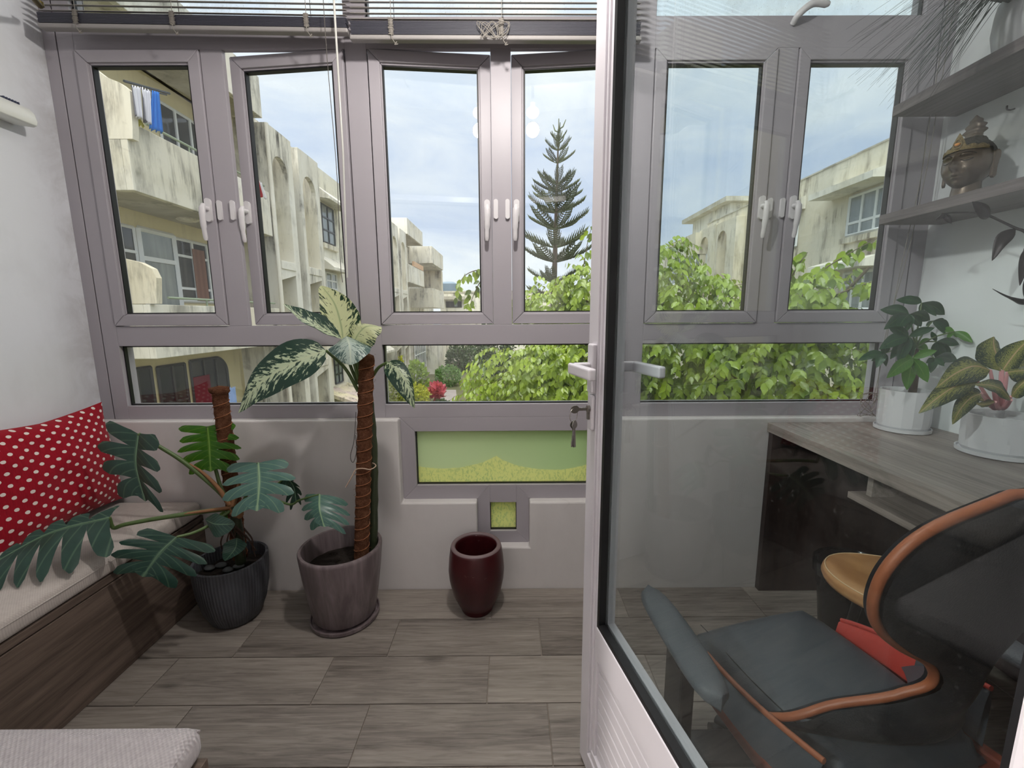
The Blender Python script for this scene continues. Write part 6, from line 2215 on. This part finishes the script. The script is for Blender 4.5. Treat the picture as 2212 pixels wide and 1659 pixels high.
# ------------------------------------------------------------------ leaves by the thousand
TEMPL = np.array([(0, 0, 0), (0.16, -0.20, 0.02), (0.16, 0.20, 0.02), (0.18, 0, -0.03), (0.5, -0.29, 0.03), (0.5, 0.29, 0.03), (0.52, 0, -0.05), (0.80, -0.13, 0.0), (0.80, 0.13, 0.0), (1.0, 0, -0.08)])
TF = [(0, 1, 3), (0, 3, 2), (3, 1, 4, 6), (3, 6, 5, 2), (6, 4, 7), (6, 7, 9), (6, 9, 8), (6, 8, 5)]


def leaf_cloud(name, mat, parent, pos, dirs, nrms, lens, tones, **props):
    """one mesh of many small leaves: arrays of base, direction, normal, length"""
    pos, d, n = np.asarray(pos, float), np.asarray(dirs, float), np.asarray(nrms, float)
    d /= np.linalg.norm(d, axis=1)[:, None]
    s = np.cross(n, d)
    s /= np.linalg.norm(s, axis=1)[:, None] + 1e-9
    n = np.cross(d, s)
    L = np.asarray(lens, float)[:, None]
    V = np.concatenate([(pos + L * (a * d + b * s + c_ * n))[:, None, :] for a, b, c_ in TEMPL], axis=1)
    N = len(pos)
    k = len(TEMPL)
    M = np.array(wmat(parent).inverted()) if parent else np.eye(4)
    V = V.reshape(-1, 3) @ M[:3, :3].T + M[:3, 3]
    faces = []
    for i in range(N):
        b = i * k
        faces += [tuple(b + q for q in f) for f in TF]
    me = bpy.data.meshes.new(name)
    me.from_pydata(V.tolist(), [], faces)
    at = me.attributes.new('tone', 'FLOAT', 'POINT')
    at.data.foreach_set('value', np.repeat(np.asarray(tones, np.float32), k))
    me.materials.append(mat)
    me.shade_smooth()
    o = bpy.data.objects.new(name, me)
    COL.objects.link(o)
    o.parent = parent
    for a, b in props.items():
        o[a] = b
    return o


rg = np.random.default_rng(11)


def ball_points(n, c_, r, shell=0.35):
    """points in an ellipsoid, denser towards its surface"""
    v = rg.normal(size=(n, 3))
    v /= np.linalg.norm(v, axis=1)[:, None]
    rad = (shell + (1 - shell) * rg.random(n)) ** 0.6
    return np.array(c_) + v * rad[:, None] * np.array(r), v


fig_mat = leafmat('fig_leaf', (40, 72, 36), (172, 196, 64), 0.38, 0.28, rand=True, spec=0.6)
fig_dark = leafmat('dark_shrub_leaf', (34, 56, 32), (84, 110, 62), 0.25, 0.4, rand=True)
fig_pale = leafmat('pale_shrub_leaf', (110, 126, 78), (186, 192, 128), 0.35, 0.5, rand=True)
yel_mat = leafmat('yellow_shrub_leaf', (120, 140, 36), (206, 206, 84), 0.4, 0.5, rand=True)
red_mat = leafmat('red_cordyline_leaf', (130, 40, 64), (222, 112, 130), 0.4, 0.4, rand=True)
twig_m = plain('grey_brown_twig', (96, 84, 66), 0.9, var=0.2)

TC = Vector((1.7, 5.0, GZ))
tree = empty('fig_tree', TC, 'large glossy green fig tree filling the view below the right windows', 'tree')
blobs = [((0.42, 4.7, 0.30), (0.98, 0.75, 0.72), 1.0, 0.088), ((0.80, 4.6, 0.62), (0.75, 0.7, 0.50), 0.7, 0.088), ((0.50, 5.0, 1.32), (0.42, 0.4, 0.28), 0.22, 0.085),
         ((0.85, 4.7, 1.42), (0.28, 0.3, 0.42), 0.22, 0.085), ((1.68, 4.1, 0.95), (0.72, 0.55, 0.72), 0.9, 0.090), ((1.42, 4.2, 1.62), (0.24, 0.28, 0.36), 0.16, 0.085),
         ((2.45, 3.45, 0.62), (0.95, 0.6, 0.72), 0.9, 0.100), ((2.55, 3.3, 1.36), (0.42, 0.35, 0.22), 0.10, 0.105), ((2.10, 3.35, 1.28), (0.26, 0.3, 0.22), 0.07, 0.10), ((1.6, 4.3, 0.15), (1.9, 0.7, 0.85), 1.2, 0.09), ((-0.10, 4.5, 0.05), (0.42, 0.5, 0.45), 0.25, 0.088)]
P_, D_, N_l, L_, T_, twigs = [], [], [], [], [], []
for (bc, br_, wt, ll) in blobs:
    nt = int(900 * wt)
    pts, out = ball_points(nt, bc, br_, 0.25)
    for p, o_ in zip(pts, out):
        # one drooping twig with alternate leaves
        h = np.array([o_[0], o_[1] * 0.7 - 0.25, 0.25 * o_[2]])
        h /= np.linalg.norm(h) + 1e-6
        nl = rg.integers(6, 11)
        step = 0.028
        q = p.copy()
        d = h * 0.8 + np.array([0, 0, 0.25])
        path = [q.copy()]
        tone0 = rg.random()
        for k in range(nl):
            d = d + np.array([0, 0, -0.17]) + rg.normal(size=3) * 0.08
            d /= np.linalg.norm(d)
            q = q + d * step
            path.append(q.copy())
            side = np.cross(d, [0, 0, 1.0])
            side /= np.linalg.norm(side) + 1e-6
            sg = 1 if k % 2 else -1
            ld = d * 0.35 + side * sg * 0.55 + np.array([0, 0, -0.75]) + rg.normal(size=3) * 0.18
            nn = o_ * 0.7 + np.array([0, -0.45, 0.5]) + rg.normal(size=3) * 0.35
            P_.append(q.copy())
            D_.append(ld)
            N_l.append(nn)
            L_.append(ll * 0.80 * rg.uniform(0.7, 1.2))
            T_.append((0.55 * tone0 + 0.45 * rg.random()) * 0.95)
        twigs.append(path)
# a loose spray reaching left over the far building, and sprays on the right
sprays = [([(1062, 588, 4.6), (1030, 584, 4.6), (1000, 600, 4.6), (985, 640, 4.6)], 26), ([(1060, 590, 4.7), (1040, 605, 4.7), (1022, 640, 4.7), (1012, 672, 4.7)], 26),
          ([(1240, 690, 4.7), (1255, 610, 4.7), (1270, 520, 4.7), (1282, 480, 4.7)], 22), ([(1130, 690, 5.0), (1150, 650, 5.0), (1160, 610, 5.0)], 14),
          ([(1700, 690, 3.3), (1760, 600, 3.3), (1830, 550, 3.3), (1905, 510, 3.3)], 44), ([(1720, 690, 3.3), (1800, 640, 3.3), (1880, 610, 3.3), (1925, 600, 3.3)], 36), ([(1690, 640, 3.4), (1720, 580, 3.4), (1745, 545, 3.4)], 22),
          ([(1520, 640, 4.0), (1570, 620, 4.0), (1625, 640, 4.0)], 18)]
spray_paths = []
for pth, n in sprays:
    ax = catmull([P3(q) for q in pth], 8)
    spray_paths.append(ax)
    for k in range(n):
        q = np.array(sample(ax, (k + 0.5) / n)) + rg.normal(size=3) * 0.025
        P_.append(q)
        D_.append(np.array([rg.normal() * 0.5, rg.normal() * 0.4, -0.8 + rg.normal() * 0.3]))
        N_l.append(np.array([rg.normal() * 0.4, -0.8, 0.35 + rg.normal() * 0.3]))
        L_.append(0.088 * rg.uniform(0.8, 1.15))
        T_.append(rg.random() * 0.95)
P_, D_, N_l, L_, T_ = map(np.array, (P_, D_, N_l, L_, T_))
keep = P_[:, 1] > 2.35
P_, D_, N_l, L_, T_ = P_[keep], D_[keep], N_l[keep], L_[keep], T_[keep]
# the 300 that show largest become parts of their own
cc = (P_ - np.array(EYE)) @ np.array(RC).T
px_ = CX + F * cc[:, 0] / cc[:, 2]
py_ = CY + F * cc[:, 1] / cc[:, 2]
inview = ((px_ > 960) & (px_ < 1262) & (py_ > 480) & (py_ < 868)) | ((px_ > 1400) & (px_ < 1900) & (py_ > 480) & (py_ < 868) & ~((py_ > 690) & (py_ < 742)))
grid = {}
for i in np.argsort(P_[:, 1] / L_):
    if inview[i]:
        key = (int(px_[i] // 15), int(py_[i] // 12))
        if key not in grid:
            grid[key] = i
front = sorted(grid.values(), key=lambda i: P_[i, 1] / L_[i])[:300]
mask = np.ones(len(P_), bool)
mask[front] = False
leaf_cloud('foliage', fig_mat, tree, P_[mask], D_[mask], N_l[mask], L_[mask], T_[mask], kind='stuff')
lm = bpy.data.meshes.new('leaf')
lm.from_pydata(TEMPL.tolist(), [], TF)
lm.materials.append(fig_mat)
lm.shade_smooth()
for i in front:
    d = Vector(D_[i]).normalized()
    n = Vector(N_l[i])
    s_ = n.cross(d).normalized()
    n = d.cross(s_)
    o = bpy.data.objects.new('leaf', lm)
    COL.objects.link(o)
    o.parent = tree
    M4 = Matrix((d, s_, n)).transposed().to_4x4()
    M4.translation = Vector(P_[i]) - TC
    o.matrix_basis = M4 @ Matrix.Scale(float(L_[i]), 4)
tb = MB()
for k, pth in enumerate(twigs):
    if k % 2 == 0:
        tb.tube([pth[0], pth[len(pth) // 2], pth[-1]], [0.0028, 0.002, 0.0012], 3, cap=False)
tb.build('twigs', twig_m, tree, kind='stuff')
for ax in spray_paths:
    MB().tube(ax, [0.008 - 0.006 * i / (len(ax) - 1) for i in range(len(ax))], 5).build('branch', twig_m, tree, smooth=70)
MB().tube(catmull([TC, TC + Vector((-0.1, -0.05, 1.2)), TC + Vector((0.05, -0.2, 2.4)), TC + Vector((0.2, -0.5, 3.4))], 6), [0.16 - 0.005 * i for i in range(19)], 12).build('trunk', twig_m, tree, smooth=70)
for q in ([(1.9, 4.5, 0.0), (1.3, 4.6, 0.4), (0.7, 4.7, 0.6), (0.2, 4.7, 0.5)], [(1.9, 4.5, 0.1), (1.8, 4.2, 0.8), (1.5, 4.2, 1.6)], [(1.9, 4.4, 0.1), (2.2, 3.8, 0.6), (2.5, 3.5, 1.2), (2.7, 3.3, 1.6)], [(1.9, 4.4, -0.1), (2.6, 3.9, 0.3), (3.0, 3.5, 0.6)],
          [(1.5, 4.55, 0.3), (1.0, 4.7, 0.9), (0.8, 4.7, 1.5)], [(1.9, 4.6, -0.9), (1.9, 4.5, -0.2), (1.95, 4.45, 0.15)]):
    ax = catmull(q, 6)
    MB().tube(ax, [0.045 - 0.035 * i / (len(ax) - 1) for i in range(len(ax))], 8).build('branch', twig_m, tree, smooth=70)


def shrub(name, label, cat, c_, r, mat, n, ll, group='courtyard shrubs', up=0.2):
    s = empty(name, (c_[0], c_[1], GZ), label, cat, group)
    pts, out = ball_points(n, c_, r, 0.4)
    pts[:, 2] = np.maximum(pts[:, 2], GZ + 0.03)
    d = out * 0.8 + rg.normal(size=(n, 3)) * 0.5 + np.array([0, 0, up])
    nn = out + np.array([0, -0.4, 0.6]) + rg.normal(size=(n, 3)) * 0.4
    leaf_cloud('foliage', mat, s, pts, d, nn, ll * rg.uniform(0.7, 1.3, n), rg.random(n) * 0.95, kind='stuff')
    MB().tube([(c_[0], c_[1], GZ), (c_[0] + 0.05, c_[1], c_[2])], [0.06, 0.03], 6).build('stem', twig_m, s)
    return s


shrub('shrub', 'silvery green shrub at the foot of the left building', 'shrub', (-5.3, 19.5, GZ + 0.75), (0.75, 0.8, 0.95), fig_pale, 1500, 0.13)
shrub('conifer_shrub', 'slim yellow columnar conifer rising behind the silvery shrub', 'shrub', (-5.55, 21.5, GZ + 1.2), (0.22, 0.22, 1.25), yel_mat, 600, 0.12, up=0.8)
shrub('shrub', 'yellow-green bushy shrub right of the silvery shrub', 'shrub', (-4.5, 19.5, GZ + 0.6), (0.75, 0.7, 0.75), yel_mat, 1500, 0.13)
shrub('shrub', 'feathery green shrub in front of the white ground floor window', 'shrub', (-4.75, 21.5, GZ + 1.1), (0.55, 0.5, 1.1), leafmat('feathery_leaf', (90, 120, 40), (150, 176, 66), 0.35, 0.5), 700, 0.2, up=0.5)
shrub('cordyline', 'red-leaved cordyline plant beside the path', 'plant', (-3.5, 20.0, GZ + 0.85), (0.30, 0.3, 0.35), red_mat, 200, 0.26, up=0.6)
shrub('shrub', 'low dark shrub under the red cordyline', 'shrub', (-3.3, 19.6, GZ + 0.25), (0.45, 0.5, 0.3), fig_dark, 500, 0.12)
shrub('shrub', 'round dense green bush where the path bends', 'shrub', (-4.0, 27.0, GZ + 0.6), (0.85, 0.8, 0.75), leafmat('box_leaf', (64, 104, 46), (120, 156, 84), 0.3, 0.5), 1400, 0.13)
for k, (x_, y_, h_, lab) in enumerate(((-4.2, 33.5, 1.3, 'tall leafy shrub at the left end of the far hedge'), (-3.2, 34.0, 1.2, 'second shrub from the left in the far hedge'), (-1.9, 34.0, 1.0, 'third shrub from the left in the far hedge, beside the dark tree'))):
    shrub('shrub', lab, 'shrub', (x_, y_, GZ + h_ * 0.7), (0.85, 0.7, h_), fig_dark, 900, 0.24)
dt = shrub('tree', 'dark green tree standing behind the fig tree before the far building', 'tree', (-1.0, 26.0, GZ + 2.3), (1.25, 1.1, 1.9), fig_dark, 2600, 0.2, 'courtyard trees')
shrub('tree', 'dark leafy tree seen behind the fig tree on the right side of the courtyard', 'tree', (4.5, 22.0, GZ + 2.0), (2.2, 1.5, 2.3), fig_dark, 2600, 0.24, 'courtyard trees')

# ------------------------------------------------------------------ tall tiered pine
PYD = 17.0
pt_top, pt_low = at_y(1207, 264, PYD), at_y(1195, 690, PYD)
base_p = pt_low + (pt_low - pt_top) * ((pt_low.z - GZ) / (pt_top.z - pt_low.z))
pine = empty('norfolk_pine', base_p, 'tall tiered Norfolk pine rising alone against the sky', 'tree')
trunk_pts = [base_p.lerp(pt_top, k / 12) for k in range(13)]
MB().tube(trunk_pts, [0.20 - 0.0155 * k for k in range(13)], 10).build('trunk', plain('pine_bark', (104, 92, 78), 0.9, var=0.2), pine, smooth=70)
needle = leafmat('pine_needles', (70, 84, 60), (120, 130, 92), 0.2, 0.7, rand=True)
bm_ = MB()
rnd = random.Random(3)
axis = [Vector((0.03 + 0.97 * k / 8, 0, 0.10 * (k / 8) ** 1.0 + 0.20 * (k / 8) ** 2.5)) for k in range(9)]
bm_.tube(axis, [0.032 - 0.002 * k for k in range(9)], 5)
for k in range(9):
    s_ = 0.22 + 0.78 * k / 8
    p = sample(axis, s_)
    L = 0.27 * (1 - 0.55 * abs(s_ - 0.55)) * rnd.uniform(0.8, 1.1)
    for sg in (-1, 1):
        e1 = p + Vector((0.30 * L, sg * 0.75 * L, 0.10 * L))
        e2 = p + Vector((0.62 * L, sg * 1.0 * L, 0.45 * L))
        bm_.tube([p, e1, e2], [0.022, 0.024, 0.012], 4)
        for q in range(4):
            a = p.lerp(e2, 0.35 + 0.18 * q)
            bm_.tube([a, a + Vector((0.07, sg * 0.04, 0.10)) * rnd.uniform(0.6, 1.1)], [0.015, 0.006], 3)
bmesh_branch = bm_.mesh('branch', Matrix.Identity(4), 60)
bmesh_branch.materials.append(needle)
tiers = [(304, 20, 4, 0.6), (322, 26, 5, 0.35), (348, 33, 5, 0.3), (392, 36, 5, 0.3), (408, 43, 5, 0.22), (430, 48, 6, 0.18), (452, 53, 6, 0.15), (487, 57, 6, 0.12), (528, 60, 6, 0.1), (560, 62, 6, 0.08), (606, 50, 5, 0.2), (645, 54, 5, 0.12)]
for ti, (ty, rp, nb, pitch) in enumerate(tiers):
    f = (ty - 264) / (690 - 264)
    p = pt_top.lerp(pt_low, f)
    R_len = rp * PYD / F * 1.08
    for k in range(nb):
        a = 2 * PI * k / nb + ti * 0.7 + rnd.uniform(-0.15, 0.15)
        o = bpy.data.objects.new('branch', bmesh_branch)
        COL.objects.link(o)
        o.parent = pine
        o.location = p - base_p
        o.rotation_euler = (0, -pitch - rnd.uniform(-0.06, 0.06), a)
        sc_l = R_len * rnd.uniform(0.88, 1.08)
        o.scale = (sc_l, sc_l * 0.85, sc_l * 0.9)
lead = MB()
for k in range(7):
    a = k * 2.4
    q = pt_top - Vector((0, 0, 0.25 + 0.10 * k))
    lead.tube([q, q + Vector((0.16 * math.cos(a), 0.16 * math.sin(a), 0.10)), q + Vector((0.26 * math.cos(a), 0.26 * math.sin(a), 0.34))], [0.022, 0.026, 0.012], 5)
lead.tube([pt_top - Vector((0, 0, 0.9)), pt_top + Vector((0, 0, 0.12))], [0.03, 0.016], 5)
lead.build('leader', needle, pine, smooth=60)
